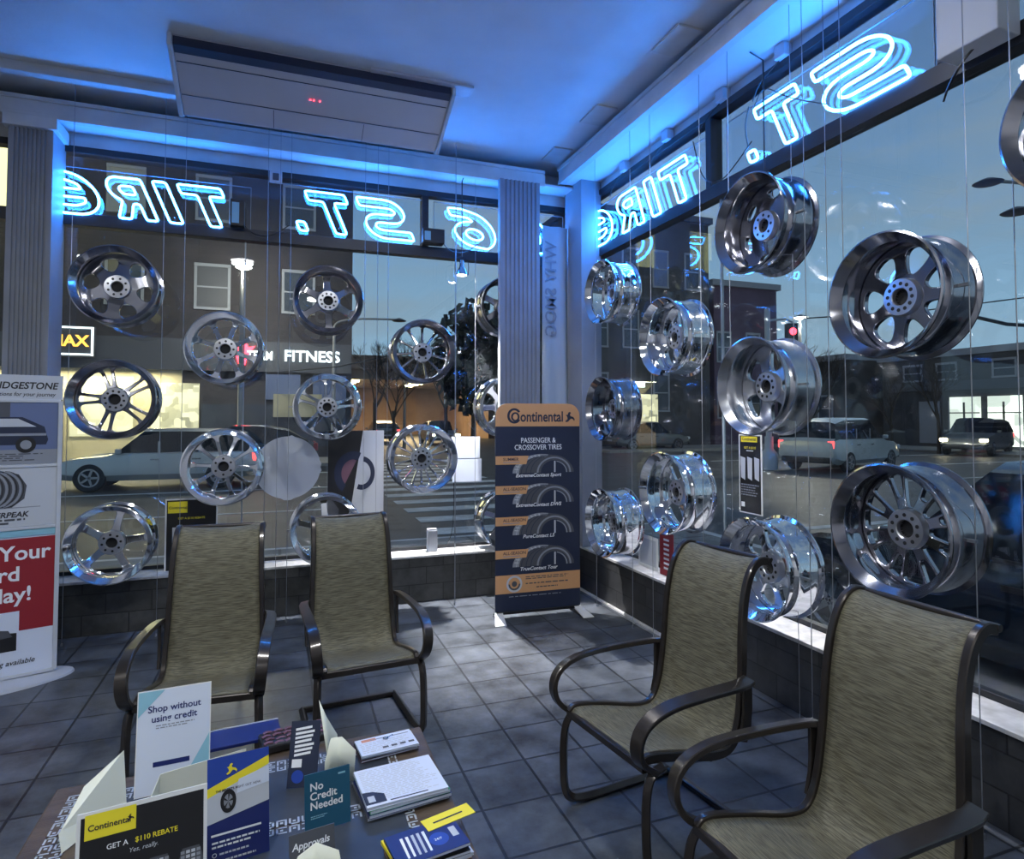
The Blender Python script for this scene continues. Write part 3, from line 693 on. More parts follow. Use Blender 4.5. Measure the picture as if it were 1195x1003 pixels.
# ------------------------------------------------------------------ coffee table
TT = .45
t = thing('coffee_table', (-.07, 1.88, 0), 0, 'low wooden coffee table with dark panels and pale mosaic strips, covered in brochures', 'table')
child('table_top', t, 'wood', lambda b: b.box(-.57, -.47, TT-.045, .57, .47, TT-.002), bevel=.006)
def panels(b):
    for x0, x1 in ((-.42, -.07), (-.05, .42)):
        for y0, y1 in ((-.42, .02), (.04, .40)): b.box(x0, y0, TT-.004, x1, y1, TT-.0005)
child('dark_panel', t, 'tabtop', panels)
def maze(b):
    rnd = random.Random(3); c = .034; w = .0055
    def strip(x0, y0, nx, ny):
        for i in range(nx):
            for j in range(ny):
                x, y = x0+i*c, y0+j*c; k = rnd.randrange(4); s = c*.84
                seg = [(0, 0, s, w), (0, s-w, s, s), (0, 0, w, s), (s-w, 0, s, s)]; seg.pop(k)
                for (a, b_, C, D) in seg: b.rect(x+a, y+b_, x+C, y+D, TT+.0004)
                b.rect(x+s*.36, y+s*.36, x+s*.64, y+s*.64, TT+.0004)
    strip(-.52, -.44, 2, 25); strip(-.07, -.44, 2, 25); strip(-.44, .0, 25, 2); strip(-.44, .33, 24, 2); strip(.42, -.44, 1, 24)
child('mosaic_inlay', t, 'inlay', maze)
for x in (-.51, .51):
    for y in (-.41, .41): child('leg', t, 'wood', lambda b: b.box(x-.03, y-.03, 0, x+.03, y+.03, TT-.05), bevel=.004)
child('apron', t, 'wood', lambda b: (b.box(-.5, -.42, TT-.12, .5, -.40, TT-.046), b.box(-.5, .40, TT-.12, .5, .42, TT-.046), b.box(-.52, -.4, TT-.12, -.5, .4, TT-.046), b.box(.5, -.4, TT-.12, .52, .4, TT-.046)))

def scribble(b, x0, y0, x1, y1, n, z, m, h=None, seed=1):   # lines of unreadable small print as bars
    r = random.Random(seed); dy = (y1-y0)/n; h = h or dy*.45
    for i in range(n):
        y = y1-(i+.5)*dy; x = x0
        e = x1-(r.random()*.25*(x1-x0))
        while x < e:
            w = (.02+.05*r.random())*(x1-x0)*2; b.rect(x, y-h/2, min(x+w, e), y+h/2, z, m); x += w+.012*(x1-x0)*2
def upright(name, x, y, rz, w, h, lean, label, cat, art, board='paper', thick=.003, z=TT, back=True, mats=None):
    """thin board standing on the table, local x right, y up, +z towards the viewer"""
    t = thing(name, (x, y, z+.003), 0, label, cat)
    R = Matrix.Rotation(math.radians(rz), 4, 'Z') @ Matrix.Rotation(PI/2-math.radians(lean), 4, 'X')
    b = MB(); b.T = R; b.box(-w/2, 0, -thick, w/2, h, 0); b.build('card', board, t)
    if back:
        b = MB(); b.T = R; b.add([(-w*.2, 0, -thick-.001), (w*.2, 0, -thick-.001), (w*.12, h*.7, -thick-.001), (-w*.12, h*.7, -thick-.001), (-w*.2, .004+.093*math.tan(math.radians(lean)), -thick-.09), (w*.2, .004+.093*math.tan(math.radians(lean)), -thick-.09)], [(0, 1, 2, 3), (3, 2, 5, 4)]); b.build('easel_back', board, t)
    b = MB(); b.T = R; art(b); b.build('printed_face', mats or ARTM, t)
    return t
ARTM = ['ptext', 'ktext', 'yellow', 'blue', 'teal', 'dblue', 'grey', 'dgrey', 'lgrey', 'lblue', 'red', 'navy', 'tan', 'pink', 'orange', 'skyprint', 'green', 'black', 'paper']
A = {n: i for i, n in enumerate(ARTM)}
def tyre_front(b, x, y, w, h, z):   # upright tyre seen from the tread side
    b.poly([(x+w*.08, y), (x+w*.92, y), (x+w, y+h*.3), (x+w, y+h*.75), (x+w*.85, y+h), (x+w*.15, y+h), (x, y+h*.75), (x, y+h*.3)], z, A['dgrey'])
    for i in range(4):
        for j in range(9):
            X = x+w*(.08+.22*i); Y = y+h*(.03+.105*j); b.rect(X, Y, X+w*.16, Y+h*.07, z+.0003, A['grey'] if i in (0, 3) else A['lgrey'])
# 'Shop without using credit'
def art(b):
    w, h = .205, .30; e = .0006
    b.rect(-w/2+.003, .003, w/2-.003, h-.003, e, A['paper'])
    b.poly([(-w/2+.003, h-.075), (-w/2+.075, h-.003), (-w/2+.003, h-.003)], 2*e, A['lblue'])
    b.poly([(w/2-.09, .003), (w/2-.003, .003), (w/2-.003, .15)], 2*e, A['lblue'])
    b.text('Shop without', .027, 0, h-.065, 2*e, A['dblue'], .018, align='CENTER'); b.text('using credit', .027, 0, h-.094, 2*e, A['dblue'], .018, align='CENTER')
    scribble(b, -.05, h-.116, .06, h-.102, 2, 2*e, A['grey'])
    b.rect(-.055, .078, .045, .092, 2*e, A['dblue'])
upright('counter_sign', -.30, 2.20, 4, .205, .30, 10, 'white upright sign reading Shop without using credit on the coffee table', 'sign', art, 'white')
# white folder wing left of it
t = thing('white_brochure', (-.47, 2.10, TT+.001), math.radians(60), 'folded blank white card leaning at the left edge of the brochure group', 'brochure')
child('card', t, 'cream', lambda b: b.add([(-.12, 0, 0), (.10, 0, 0), (.12, .03, .14), (-.0, .05, .10), (-.11, .02, .04)], [(0, 1, 2, 3, 4)]))
def th(o, d=.0015):
    for c in o.children:
        if c.type == 'MESH' and len(c.data.polygons) < 60: m_ = c.modifiers.new('t', 'SOLIDIFY'); m_.thickness = d
th(t)
# white leaflet holder
t = thing('leaflet_holder', (-.20, 2.02, TT+.001), math.radians(6), 'pale blank leaflet box standing between the credit sign and the blue brochure', 'leaflet holder')
child('box', t, 'cream', lambda b: b.add([(-.115, 0, 0), (.115, 0, 0), (.115, 0, .175), (-.105, 0, .155), (-.115, -.05, 0), (-.13, -.045, .11), (.115, -.04, 0), (.115, -.04, .05)], [(0, 1, 2, 3), (0, 3, 5, 4), (1, 6, 7, 2), (4, 6, 1, 0)]))
th(t, .002)
# rebate sign
def art(b):
    w, h = .27, .235; e = .0006
    b.rect(-w/2+.008, .008, w/2-.008, h-.010, e, A['black'])
    b.rect(-w/2+.016, h-.058, -w/2+.118, h-.006, 2*e, A['yellow'])
    b.text('Continental', .018, -w/2+.022, h-.040, 3*e, A['ktext'], .02); label_mark(b, -w/2+.1, h-.038, .014, A['ktext'], 3*e)
    b.text('GET A', .0155, -.075, h-.087, 2*e, A['ptext'], .012); b.text('$110 REBATE', .0155, -.018, h-.087, 2*e, A['yellow'], .012)
    b.text('Yes, really.', .014, 0, h-.106, 2*e, A['lgrey'], 0, .2, align='CENTER')
    for i in range(4): tyre_front(b, -.13+.068*i, .01, .052, .095, 2*e)
upright('rebate_sign', -.29, 1.70, 8, .27, .235, 12, 'black and yellow rebate sign in a white frame, bottom left', 'sign', art, 'white', .004)
# blue brochure with SUV
def art(b):
    w, h = .15, .255; e = .0006
    b.rect(-w/2, 0, w/2, h, e, A['dblue'])
    b.poly([(-w/2, h-.075), (w/2, h-.045), (w/2, h), (-w/2, h)], 2*e, A['blue'])
    b.poly([(-w/2, h-.092), (w/2, h-.042), (w/2, h-.020), (-w/2, h-.070)], 3*e, A['yellow'])
    b.text('THE BENEFITS. RIGHT. OUT. NOW.', .0078, -.055, h-.083, 4*e, A['ktext'], .03, sx=.9)
    b.poly([(-w/2, h-.155), (w/2, h-.13), (w/2, h-.042), (-w/2, h-.092)], 3*e, A['lgrey'])
    b.poly([(-.005, h-.095), (w/2, h-.085), (w/2, h-.045), (.0, h-.062)], 4*e, A['paper'])
    b.disc(-.025, h-.108, .019, .028, 5*e, A['black']); b.disc(-.025, h-.108, .011, .017, 6*e, A['grey'])
    for i in range(5): a = i*1.257; b.poly([(-.025, h-.108), (-.025+.011*math.cos(a), h-.108+.017*math.sin(a)), (-.025+.011*math.cos(a+.35), h-.108+.017*math.sin(a+.35))], 7*e, A['black'])
    label_mark(b, -.03, h-.045, .026, A['yellow'], 5*e)
    b.rect(-w/2+.01, h-.185, w/2-.02, h-.18, 2*e, A['ptext']); scribble(b, -w/2+.012, h-.215, w/2-.02, h-.195, 2, 2*e, A['ptext'])
    for i in range(3): b.ring(-w/2+.018, h-.228-.016*i, .004, .004, .0055, .0055, z=2*e, m=A['ptext'], n=12); scribble(b, -w/2+.03, h-.233-.016*i, w/2-.03, h-.223-.016*i, 1, 2*e, A['lgrey'], seed=i)
upright('tyre_brochure', -.09, 1.805, 8, .15, .255, 10, 'tall glossy blue and yellow tyre brochure with a picture of a truck wheel', 'brochure', art, 'dblue')
# dark blue folder lying behind
q = at(285, 852, z=TT+.02)
t = thing('folder', (q.x, q.y, TT+.001), .1, 'flat navy folder lying on the far edge of the coffee table', 'folder')
child('cover', t, 'dblue', lambda b: b.box(-.12, -.08, 0, .12, .05, .012), bevel=.002)
child('clear_edge', t, 'lgrey', lambda b: b.box(-.12, .051, 0, .12, .055, .014))
# tread sample
q = at(342, 856, z=TT+.03)
t = thing('tyre_tread_sample', (q.x, q.y, TT+.001), .15, 'mauve printed tyre tread block sample on the far edge of the table', 'tyre sample')
child('base', t, 'black', lambda b: b.box(-.11, -.055, 0, .11, .055, .03), bevel=.008)
def tread(b):
    for i in range(6):
        for j in range(4):
            x, y = -.1+.035*i+.008*(j % 2), -.05+.026*j
            b.add([(x, y, .0305), (x+.012, y+.010, .0305), (x+.028, y+.006, .0305), (x+.026, y+.018, .0305), (x+.010, y+.022, .0305), (x-.003, y+.012, .0305)], [(0, 1, 2, 3, 4, 5)])
o = child('tread_block', t, 'pink', tread); m_ = o.modifiers.new('t', 'SOLIDIFY'); m_.thickness = .004; m_.offset = 1
# tilted dark card
def art(b):
    e = .0006; b.rect(-.045, 0, .045, .185, e, A['navy'])
    for i in range(7): b.poly([(-.03, .085+.012*i), (.02+.004*(i % 3), .092+.012*i), (.02+.004*(i % 3), .099+.012*i), (-.03, .092+.012*i)], 2*e, A['ptext'])
    b.rect(-.035, .055, -.005, .078, 2*e, A['ptext']); b.disc(-.015, .03, .018, z=2*e, m=A['blue'])
q = at(352, 925, z=TT)
upright('flyer', q.x, q.y+.02, -14, .09, .17, 20, 'narrow dark flyer with sideways white lettering leaning left of the teal card', 'flyer', art, 'navy')
# curved pale leaflets
def leaflet(x, y, rz, pts, label, matn='cream'):
    t = thing('leaflet', (x, y, TT+.001), rz, label, 'leaflet')
    vs = []; 
    for (px, py, w, h) in pts: vs += [(px, py, 0 if h >= 0 else -h), (px+w[0], py+w[1], abs(h))]
    n = len(pts)
    b = MB(); b.add(vs, [(2*i, 2*i+1, 2*i+3, 2*i+2) for i in range(n-1)]); o = b.build('sheet', matn, t, smooth=60); m_ = o.modifiers.new('t', 'SOLIDIFY'); m_.thickness = .0012
    return t
q = at(398, 905, z=TT)
leaflet(q.x, q.y, .2, [(-.035, .0, (-.03, .03), .24), (-.02, .006, (-.02, .025), .18), (-.002, .004, (-.005, .02), .12)], 'pale leaflet standing tall and pointed behind the teal card')
leaflet(q.x+.0, q.y-.05, .0, [(-.055, -.01, (0, .0), .08), (-.035, .012, (0, .01), .135), (.0, .02, (0, .01), .13), (.035, .0, (.005, .0), .095)], 'curved cream leaflet sticking up just behind the teal card')
# No Credit Needed
def art(b):
    e = .0006; w, h = .125, .15
    b.rect(-w/2, 0, w/2, h, e, A['teal'])
    for i, s in enumerate(('No', 'Credit', 'Needed')): b.text(s, .028, -w/2+.014, h-.044-.0245*i, 2*e, A['ptext'], .02)
    scribble(b, -w/2+.016, h-.118, .0, h-.108, 2, 2*e, A['lblue']); b.rect(.03, h-.018, .05, h-.013, 2*e, A['lblue'])
q = at(383, 968, z=TT)
upright('credit_card_sign', q.x, q.y, 8, .125, .15, 8, 'small teal card reading No Credit Needed in the middle of the table', 'sign', art, 'teal')
# Approvals card + white tube leaflet
def art(b):
    e = .0006; b.rect(-.055, 0, .055, .12, e, A['dgrey']); b.text('Approvals', .022, -.048, .085, 2*e, A['ptext'], .02, .15)
q = at(366, 1035, z=TT)
upright('counter_card', q.x, q.y, 8, .11, .12, 14, 'dark card reading Approvals below the teal card', 'sign', art, 'dgrey')
leaflet(q.x+.005, q.y-.055, .1, [(-.065, -.03, (0, 0), .075), (-.045, .0, (0, 0), .118), (.0, .022, (0, 0), .125), (.05, .0, (0, 0), .105), (.055, -.03, (0, 0), .07)], 'pale green folded leaflet at the bottom edge, in front of the Approvals card')
b = MB(); o = None
# magazine stacks
def stack(px, py, rz, n, w, d, th_, label_fn, topart, colors, grp, cat='magazine', name='magazine', seed=5):
    r = random.Random(seed); z = TT+.001; q = at(px, py, z=TT+.02)
    for i in range(n):
        t = thing(name, (q.x+r.uniform(-.008, .008), q.y+r.uniform(-.006, .006), z), rz+r.uniform(-.06, .06)*(i > 0), label_fn(i), cat, grp)
        W_, D_ = w*r.uniform(.96, 1.0), d*r.uniform(.96, 1)
        child('pages', t, 'paper', lambda b: b.box(-W_/2+.001, -D_/2+.001, .0006, W_/2-.001, D_/2-.001, th_-.0006))
        child('cover', t, colors[i], lambda b: (b.box(-W_/2, -D_/2, 0, W_/2, D_/2, .0006), b.box(-W_/2, -D_/2, th_-.0006, W_/2, D_/2, th_), b.box(-W_/2, -D_/2, 0, -W_/2+.0008, D_/2, th_)))
        z += th_+.0008
        if i == n-1:
            b = MB(); topart(b, W_, D_, th_+.0004); b.build('printed_face', ARTM, t)
def top1(b, w, d, z):
    scribble(b, -w/2+.01, -d/2+.02, w/2-.01, d/2-.01, 20, z, A['lgrey'], seed=2)
    b.poly([(-w/2+.0, -d/2+.01), (-w/2+.06, -d/2+.01), (-w/2+.06, -d/2+.05), (-w/2+.03, -d/2+.07), (-w/2, -d/2+.075)], z+.0003, A['navy'])
    b.rect(-w/2+.01, -d/2+.02, -w/2+.03, -d/2+.05, z+.0006, A['lgrey']); b.rect(-w/2+.07, -d/2+.008, w/2-.06, -d/2+.013, z+.0003, A['navy'])
MC = {0: 'dblue', 1: 'black', 2: 'green', 3: 'dblue', 4: 'lgrey'}
stack(466, 918, .12, 4, .25, .20, .010, lambda i: ['dark magazine at the bottom of the middle stack', 'second magazine from the bottom of the middle stack', 'green-edged magazine second from the top of the middle stack', 'open newsletter with small print on top of the middle stack'][i], top1, ['dgrey', 'dblue', 'green', 'paper'], 'magazines in the middle stack')
def top2(b, w, d, z):
    scribble(b, -w/2+.01, -d/2+.01, w/2-.01, d/2-.03, 6, z, A['lgrey'], seed=4); b.rect(-w/2+.02, d/2-.025, -w/2+.07, d/2-.008, z, A['orange'])
    for i in range(4): b.rect(-.02+.03*i, -d/2+.02, .0+.03*i, -d/2+.032, z+.0003, A['dgrey'])
    b.rect(-w/2+.05, d/2-.022, w/2-.01, d/2-.016, z+.0003, A['grey'])
stack(452, 868, .14, 4, .20, .11, .006, lambda i: ['dark booklet at the bottom of the farthest stack', 'black booklet second from the bottom of the farthest stack', 'white leaflet second from the top of the farthest stack', 'white and orange coupon sheet on top of the farthest stack'][i], top2, ['pink', 'black', 'paper', 'paper'], 'papers in the farthest stack', 'booklet', 'booklet', 8)
def top3(b, w, d, z):
    b.rect(-w/2, -d/2, w/2, d/2, z, A['dblue']); b.disc(.03, -.01, .026, .026, z+.0003, A['blue']); b.text('24/7', .012, .017, -.014, z+.0006, A['ptext'], .02)
    for i in range(5): b.poly([(-w/2+.03+.015*i, -d/2+.02), (-w/2+.036+.015*i, -d/2+.02), (-w/2+.042+.015*i, d/2-.025), (-w/2+.034+.015*i, d/2-.025)], z+.0003, A['ptext'] if i in (0, 1, 4) else A['lgrey'])
    b.rect(w/2-.03, -.02, w/2-.012, .02, z+.0003, A['lgrey'])
stack(500, 990, .16, 5, .20, .13, .008, lambda i: ['brown booklet at the bottom of the nearest pile', 'pale booklet second from the bottom of the nearest pile', 'dark booklet in the middle of the nearest pile', 'yellow-edged brochure just under the top of the nearest pile', 'blue brochure with a round badge on top of the nearest pile'][i], top3, ['tan', 'paper', 'black', 'yellow', 'dblue'], 'booklets in the nearest pile', 'brochure', 'brochure', 11)
q = at(525, 957, z=TT+.04)
t = thing('flyer', (q.x, q.y, TT+.0450), .25, 'flat yellow flyer sticking out behind the blue brochure with the badge', 'flyer')
child('sheet', t, 'yellow', lambda b: b.box(-.075, -.02, 0, .07, .03, .0015)); child('printed_line', t, 'black', lambda b: b.rect(-.05, .0, .04, .006, .002))
q = at(450, 862, z=TT+.03)
t = thing('key', (q.x, q.y, TT+.0285), .6, 'small metal key lying on the farthest stack of papers', 'key')
child('bow', t, 'chrome2', lambda b: b.lathe([(.004, 0), (.010, 0), (.010, .003), (.004, .003)], 16, closed=True)); child('blade', t, 'chrome2', lambda b: b.box(.009, -.002, 0, .034, .002, .002))

# ------------------------------------------------------------------ tire banner (north side)
bw, bh = .725, 1.66
t = thing('tire_banner', (1.965, 4.72, 0), math.radians(-3), 'navy and tan roll-up banner for passenger and crossover tires in front of the pillar', 'banner')
def rr(w, y0, y1, r):
    return [(-w/2, y0), (w/2, y0)]+[(w/2-r+r*math.cos(a), y1-r+r*math.sin(a)) for a in [PI/2*i/8 for i in range(9)]]+[(-w/2+r-r*math.sin(a), y1-r+r*math.cos(a)) for a in [PI/2*i/8 for i in range(9)]]
RB = Matrix.Translation((0, 0, .05)) @ Matrix.Rotation(PI/2, 4, 'X')
b = MB(); b.T = RB; b.prism(rr(bw, 0, bh, .10), -.012, 0); b.build('panel', 'navy', t)
def Y(py): return bh*(719-py)/251
b = MB(); b.T = RB; e = .0008
b.poly([(x, y) for x, y in rr(bw, Y(496), bh, .10)], e, A['tan'])
b.text('ontinental', .118, -.155, Y(490)+.0, 2*e, A['navy'], .022, sx=.78)
b.ring(-.205, Y(490)+.045, .040, .045, .060, .062, .6, 5.7, 2*e, A['navy']); b.ring(-.197, Y(490)+.037, .020, .024, .036, .038, z=3*e, m=A['navy'])
label_mark(b, .235, Y(491), .085, A['navy'], 2*e)
b.text('PASSENGER &', .058, 0, Y(516), e, A['ptext'], .008, align='CENTER', sx=.85); b.text('CROSSOVER TIRES', .058, 0, Y(524.5), e, A['ptext'], .008, align='CENTER', sx=.85)
nm = ['ExtremeContact Sport', 'ExtremeContact DWS', 'PureContact LS', 'TrueContact Tour']
for i, (by, ty, tg, ny) in enumerate(((553, 530, 537, 558), (590, 566, 573, 594), (627.5, 602, 610.5, 632), (666, 641, 650, 671))):
    cx, y0 = .07, Y(by); H = Y(ty)-y0
    # tyre half: sidewall arch + tread crescent
    b.disc(cx-.02, y0, .26, H*.98, e, A['dgrey'], 24, 0, PI)
    b.ring(cx-.045, y0, .19, H*.86, .245, H*1.0, PI*.42, PI, 2*e, A['grey'])
    b.disc(cx+.06, y0, .17, H*.93, 2.2*e, A['dgrey'], 24, 0, PI)
    b.ring(cx+.065, y0, .135, H*.76, .15, H*.84, 0, PI, 3*e, A['grey'])
    b.disc(cx+.07, y0, .12, H*.66, 3*e, A['navy'], 20, 0, PI)
    b.rect(cx+.065, y0+.002, cx+.078, y0+H*.62, 4*e, A['lgrey']); b.ring(cx+.07, y0, .10, H*.58, .112, H*.63, 0, PI*.45, 4*e, A['grey'])
    for rr0 in (.0, .03, .06, .09): b.ring(cx-.05+rr0*.9, y0, .205-rr0*.45, H*.9, .210-rr0*.45, H*.92, PI*.5, PI, 3.3*e, A['navy'] if rr0 else A['lgrey'], 16)
    for k in range(9):
        a = PI*(.52+.05*k); b.poly([(cx-.045+.20*math.cos(a), y0+H*.88*math.sin(a)), (cx-.045+.235*math.cos(a), y0+H*.97*math.sin(a)), (cx-.045+.235*math.cos(a+.05), y0+H*.97*math.sin(a+.05)), (cx-.045+.20*math.cos(a+.05), y0+H*.88*math.sin(a+.05))], 3.6*e, A['lgrey'])
    yt = Y(tg); b.poly([(-bw/2, yt-.034), (-.105, yt-.034), (-.085, yt+.034), (-bw/2, yt+.034)], 5*e, A['tan'])
    b.text('SUMMER' if i == 0 else 'ALL-SEASON', .034, -.30, yt-.004, 6*e, A['navy'], .012); b.rect(-.30, yt-.02, -.16, yt-.014, 6*e, A['grey'])
    b.text(nm[i], .040, 0.0, Y(ny)+.002, 4*e, A['ptext'], .02, .25, 'CENTER', 1.05)
b.rect(-bw/2, Y(697), bw/2, Y(675), e, A['tan'])
b.ring(-.205, Y(686), .05, .05, .066, .066, z=2*e, m=A['lgrey']); b.disc(-.205, Y(686), .05, .05, 2*e, A['tan']); b.ring(-.205, Y(686), .036, .036, .05, .05, PI, 2*PI, 3*e, A['dgrey']); b.disc(-.205, Y(686), .022, .022, 3*e, A['dgrey'])
scribble(b, -.11, Y(682), .28, Y(677.5), 2, 2*e, A['dgrey'], seed=3); scribble(b, -.11, Y(688), .28, Y(685), 1, 2*e, A['dgrey'], seed=4); scribble(b, -.02, Y(693), .2, Y(690), 1, 2*e, A['dgrey'], seed=5)
scribble(b, -.25, Y(702), .25, Y(700), 1, 2*e, A['grey'], seed=9)
b.build('printed_face', ARTM, t)
child('base_bar', t, 'black', lambda b: b.box(-bw/2+.01, -.012, .035, bw/2-.01, .03, .055), bevel=.004)
for s in (-1, 1):
    child('foot', t, 'white', lambda b: b.add([(s*.33-.03, .02, .06), (s*.33+.03, .02, .06), (s*.365+.045, -.17, .006), (s*.365-.045, -.17, .006), (s*.33-.03, .10, .006), (s*.33+.03, .10, .006), (s*.33-.03, .02, .045), (s*.33+.03, .02, .045), (s*.365+.045, -.17, 0), (s*.365-.045, -.17, 0)], [(0, 1, 2, 3), (0, 1, 5, 4), (7, 6, 9, 8), (3, 2, 8, 9)]))

# ------------------------------------------------------------------ tyre stand at far left
t = thing('advertising_stand', (-1.665, 4.60, 0), math.radians(18), 'tall white tyre advertising stand with a red lower poster, cut off by the left edge', 'display stand')
RB = Matrix.Rotation(PI/2, 4, 'X'); w = .74
b = MB(); b.T = RB @ Matrix.Translation((0, 0, 0)); 
for s in (-1, 1): b.box(s*w/2-.012, .03, -.02, s*w/2+.012, 1.70, .012)
for y in (.03, .92, 1.30, 1.70): b.box(-w/2, y-.010, -.018, w/2, y+.010, .008)
b.build('frame', 'lgrey', t, bevel=.003)
b = MB(); b.T = Matrix.Translation((0, -.03, 0)); b.lathe([(.001, 0), (.5, 0), (.495, .012), (.001, .02)], 40); o = b.build('base_plate', 'lgrey', t, smooth=40); o.scale = (.95, .38, 1)
b = MB(); b.T = RB; e = .001; z0 = .0
b.rect(-w/2+.012, 1.71, w/2+.01, 1.86, 0, A['lgrey']); b.rect(-w/2+.01, .04, w/2-.01, 1.70, -.006, A['paper'])
b.text('BRIDGESTONE', .058, w/2-.02, 1.775, e, A['ktext'], .025, .2, 'RIGHT', .92); b.text('Solutions for your journey', .034, w/2-.03, 1.73, e, A['ktext'], .01, .25, 'RIGHT', .9)
# car poster
b.rect(-w/2+.012, 1.312, w/2-.012, 1.69, .001, A['skyprint']); b.rect(-w/2+.012, 1.312, w/2-.012, 1.40, .002, A['grey']); b.rect(-w/2+.012, 1.60, .12, 1.69, .002, A['dgrey'])
b.poly([(-.30, 1.43), (-.30, 1.50), (-.15, 1.54), (-.05, 1.60), (.18, 1.60), (.29, 1.54), (.31, 1.46), (.30, 1.43)], .003, A['navy']); b.poly([(-.12, 1.54), (-.04, 1.59), (.16, 1.59), (.25, 1.54)], .004, A['lgrey'])
b.rect(-.29, 1.485, .30, 1.50, .004, A['grey'])
for x in (-.18, .20): b.disc(x, 1.43, .05, .05, .005, A['black']); b.disc(x, 1.43, .028, .028, .006, A['grey'])
scribble(b, -.2, 1.33, .3, 1.38, 4, .004, A['dgrey'])
# weatherpeak poster
b.rect(-w/2+.012, .932, w/2-.012, 1.288, .001, A['lgrey'])
b.poly([(-.02, 1.05), (.14, 1.05), (.20, 1.10), (.21, 1.18), (.17, 1.25), (.08, 1.275), (-.06, 1.27)], .002, A['dgrey'])
for k in range(4): b.ring(.0+.033*k, 1.16, .075, .095, .088, .108, -PI/2, PI/2, .003+.0003*k, A['grey'], 14)
for k in range(4): b.ring(.005+.033*k, 1.16, .089, .109, .094, .112, -PI/2, PI/2, .0035+.0003*k, A['black'], 14)
b.disc(-.06, 1.16, .12, .115, .005, A['dgrey']); b.disc(-.06, 1.16, .085, .082, .006, A['lgrey']); b.ring(-.06, 1.16, .10, .098, .104, .102, z=.0065, m=A['grey'])
for k in range(10): a = k*PI/5; b.poly([(-.06, 1.16), (-.06+.08*math.cos(a), 1.16+.078*math.sin(a)), (-.06+.08*math.cos(a+.32), 1.16+.078*math.sin(a+.32))], .007, A['black'])
b.text('WEATHERPEAK', .046, .22, .99, .003, A['ktext'], .025, .2, 'RIGHT'); b.rect(-.3, 1.045, .28, 1.05, .003, A['grey']); scribble(b, -.2, .945, .22, .985, 2, .003, A['dgrey'], .012)
# red poster
b.rect(-w/2+.012, .04, w/2-.012, .86, .001, A['paper']); b.rect(-w/2+.012, .87, w/2-.012, .91, .001, A['lblue']); b.rect(-w/2+.012, .30, w/2-.012, .86, .002, A['red'])
for i, (s, xr) in enumerate((('Get Your', .335), ('Card', .19), ('Today!', .25))): b.text(s, .122, xr, .73-.125*i, .003, A['ptext'], .02, 0, 'RIGHT')
b.rect(-.3, .17, .19, .42, .003, A['paper']); b.poly([(-.3, .185), (.18, .185), (.18, .29), (.0, .31), (-.1, .40), (-.3, .40)], .004, A['black']); b.poly([(-.1, .33), (-.02, .34), (.14, .31), (.16, .27), (-.1, .25)], .005, A['dgrey'])
b.text('financing available', .042, .27, .10, .003, A['ktext'], .01, .25, 'RIGHT'); scribble(b, -.3, .06, .1, .085, 1, .003, A['grey'])
b.build('printed_face', ARTM, t)

# ------------------------------------------------------------------ window posters and cards
def wall_card(name, where, px0, py0, px1, py1, label, cat, art, board='paper', off=.03, mats=None):
    """card standing or hung just inside the glass, size read in metres on its plane"""
    if where == 'n': a = at(px0, py0, y=GA-off); c = at(px1, py1, y=GA-off); w, h = abs(c.x-a.x), abs(a.z-c.z); loc = (a.x, GA-off, c.z); R = Matrix.Rotation(PI/2, 4, 'X')
    else: a = at(px0, py0, x=GB-off); c = at(px1, py1, x=GB-off); w, h = abs(c.y-a.y), abs(a.z-c.z); loc = (GB-off, a.y, c.z); R = Matrix.Rotation(-PI/2, 4, 'Z') @ Matrix.Rotation(PI/2, 4, 'X')
    if loc[2] < SILL+.12: h += loc[2]-(SILL+.001); loc = (loc[0], loc[1], SILL+.001)
    t = thing(name, loc, 0, label, cat)
    b = MB(); b.T = R; b.box(0, 0, -.003, w, h, 0); b.build('board', board, t)
    b = MB(); b.T = R; art(b, w, h)
    if b.f: b.build('printed_face', ARTM, t)
    return t
def art(b, w, h):
    e = .001
    b.rect(0, 0, w, h, e, A['lgrey']); b.poly([(0, 0), (w*.28, 0), (w*.62, h), (0, h)], 2*e, A['black'])
    b.poly([(0, h*.50), (w*.2, h*.38), (w*.15, h*.2), (0, h*.2)], 3*e, A['dgrey'])
    b.ring(w*.45, h*.66, .10, .12, .16, .19, PI*.37, PI*1.3, 4*e, A['navy']); b.disc(w*.42, h*.66, .10, .12, 3*e, A['pink'], a0=PI*.37, a1=PI*1.3)
    b.ring(w*.60, h*.66, .075, .10, .112, .145, -PI*.62, PI*.45, 5*e, A['navy'])
    scribble(b, w*.45, h*.08, w*.95, h*.2, 3, 3*e, A['grey'])
wall_card('poster', 'n', 383, 503, 447, 648, 'half black, half pale poster of a tyre in the window behind the second chair', 'poster', art, off=.10)
def art(b, w, h): b.rect(w*.02, h*.02, w*.98, h*.98, .001, A['paper'])
t = wall_card('paper_sheet', 'n', 527, 510, 560, 535, 'upper blank white sheet hung in the window left of the tan banner', 'paper', art, off=.0075)
t = wall_card('paper_sheet', 'n', 528, 536, 562, 562, 'lower blank white sheet hung in the window left of the tan banner', 'paper', art, off=.0075)
q = at(336, 546, y=GA-.06)
t = thing('paper_disc', (q.x, GA-.06, q.z), 0, 'round blank white disc hanging between the ten-spoke wheel and the half-tyre poster', 'disc')
b = MB(); b.T = Matrix.Rotation(PI/2, 4, 'X'); r = .262
pts = []
for i in range(60):
    a = 2*PI*i/60; rr_ = r*(1.04 if i % 15 in (0, 1, 14) and i not in (0,) and (i // 15) in (0, 2, 3) else 1); pts.append((rr_*math.cos(a), rr_*math.sin(a)))
b.prism(pts, -.004, 0); b.build('board', 'lgrey', t)
b = MB(); b.tube([(0, 0, r), (0, 0, 3.802-q.z)], .0015, 5); b.build('string', 'wire', t)
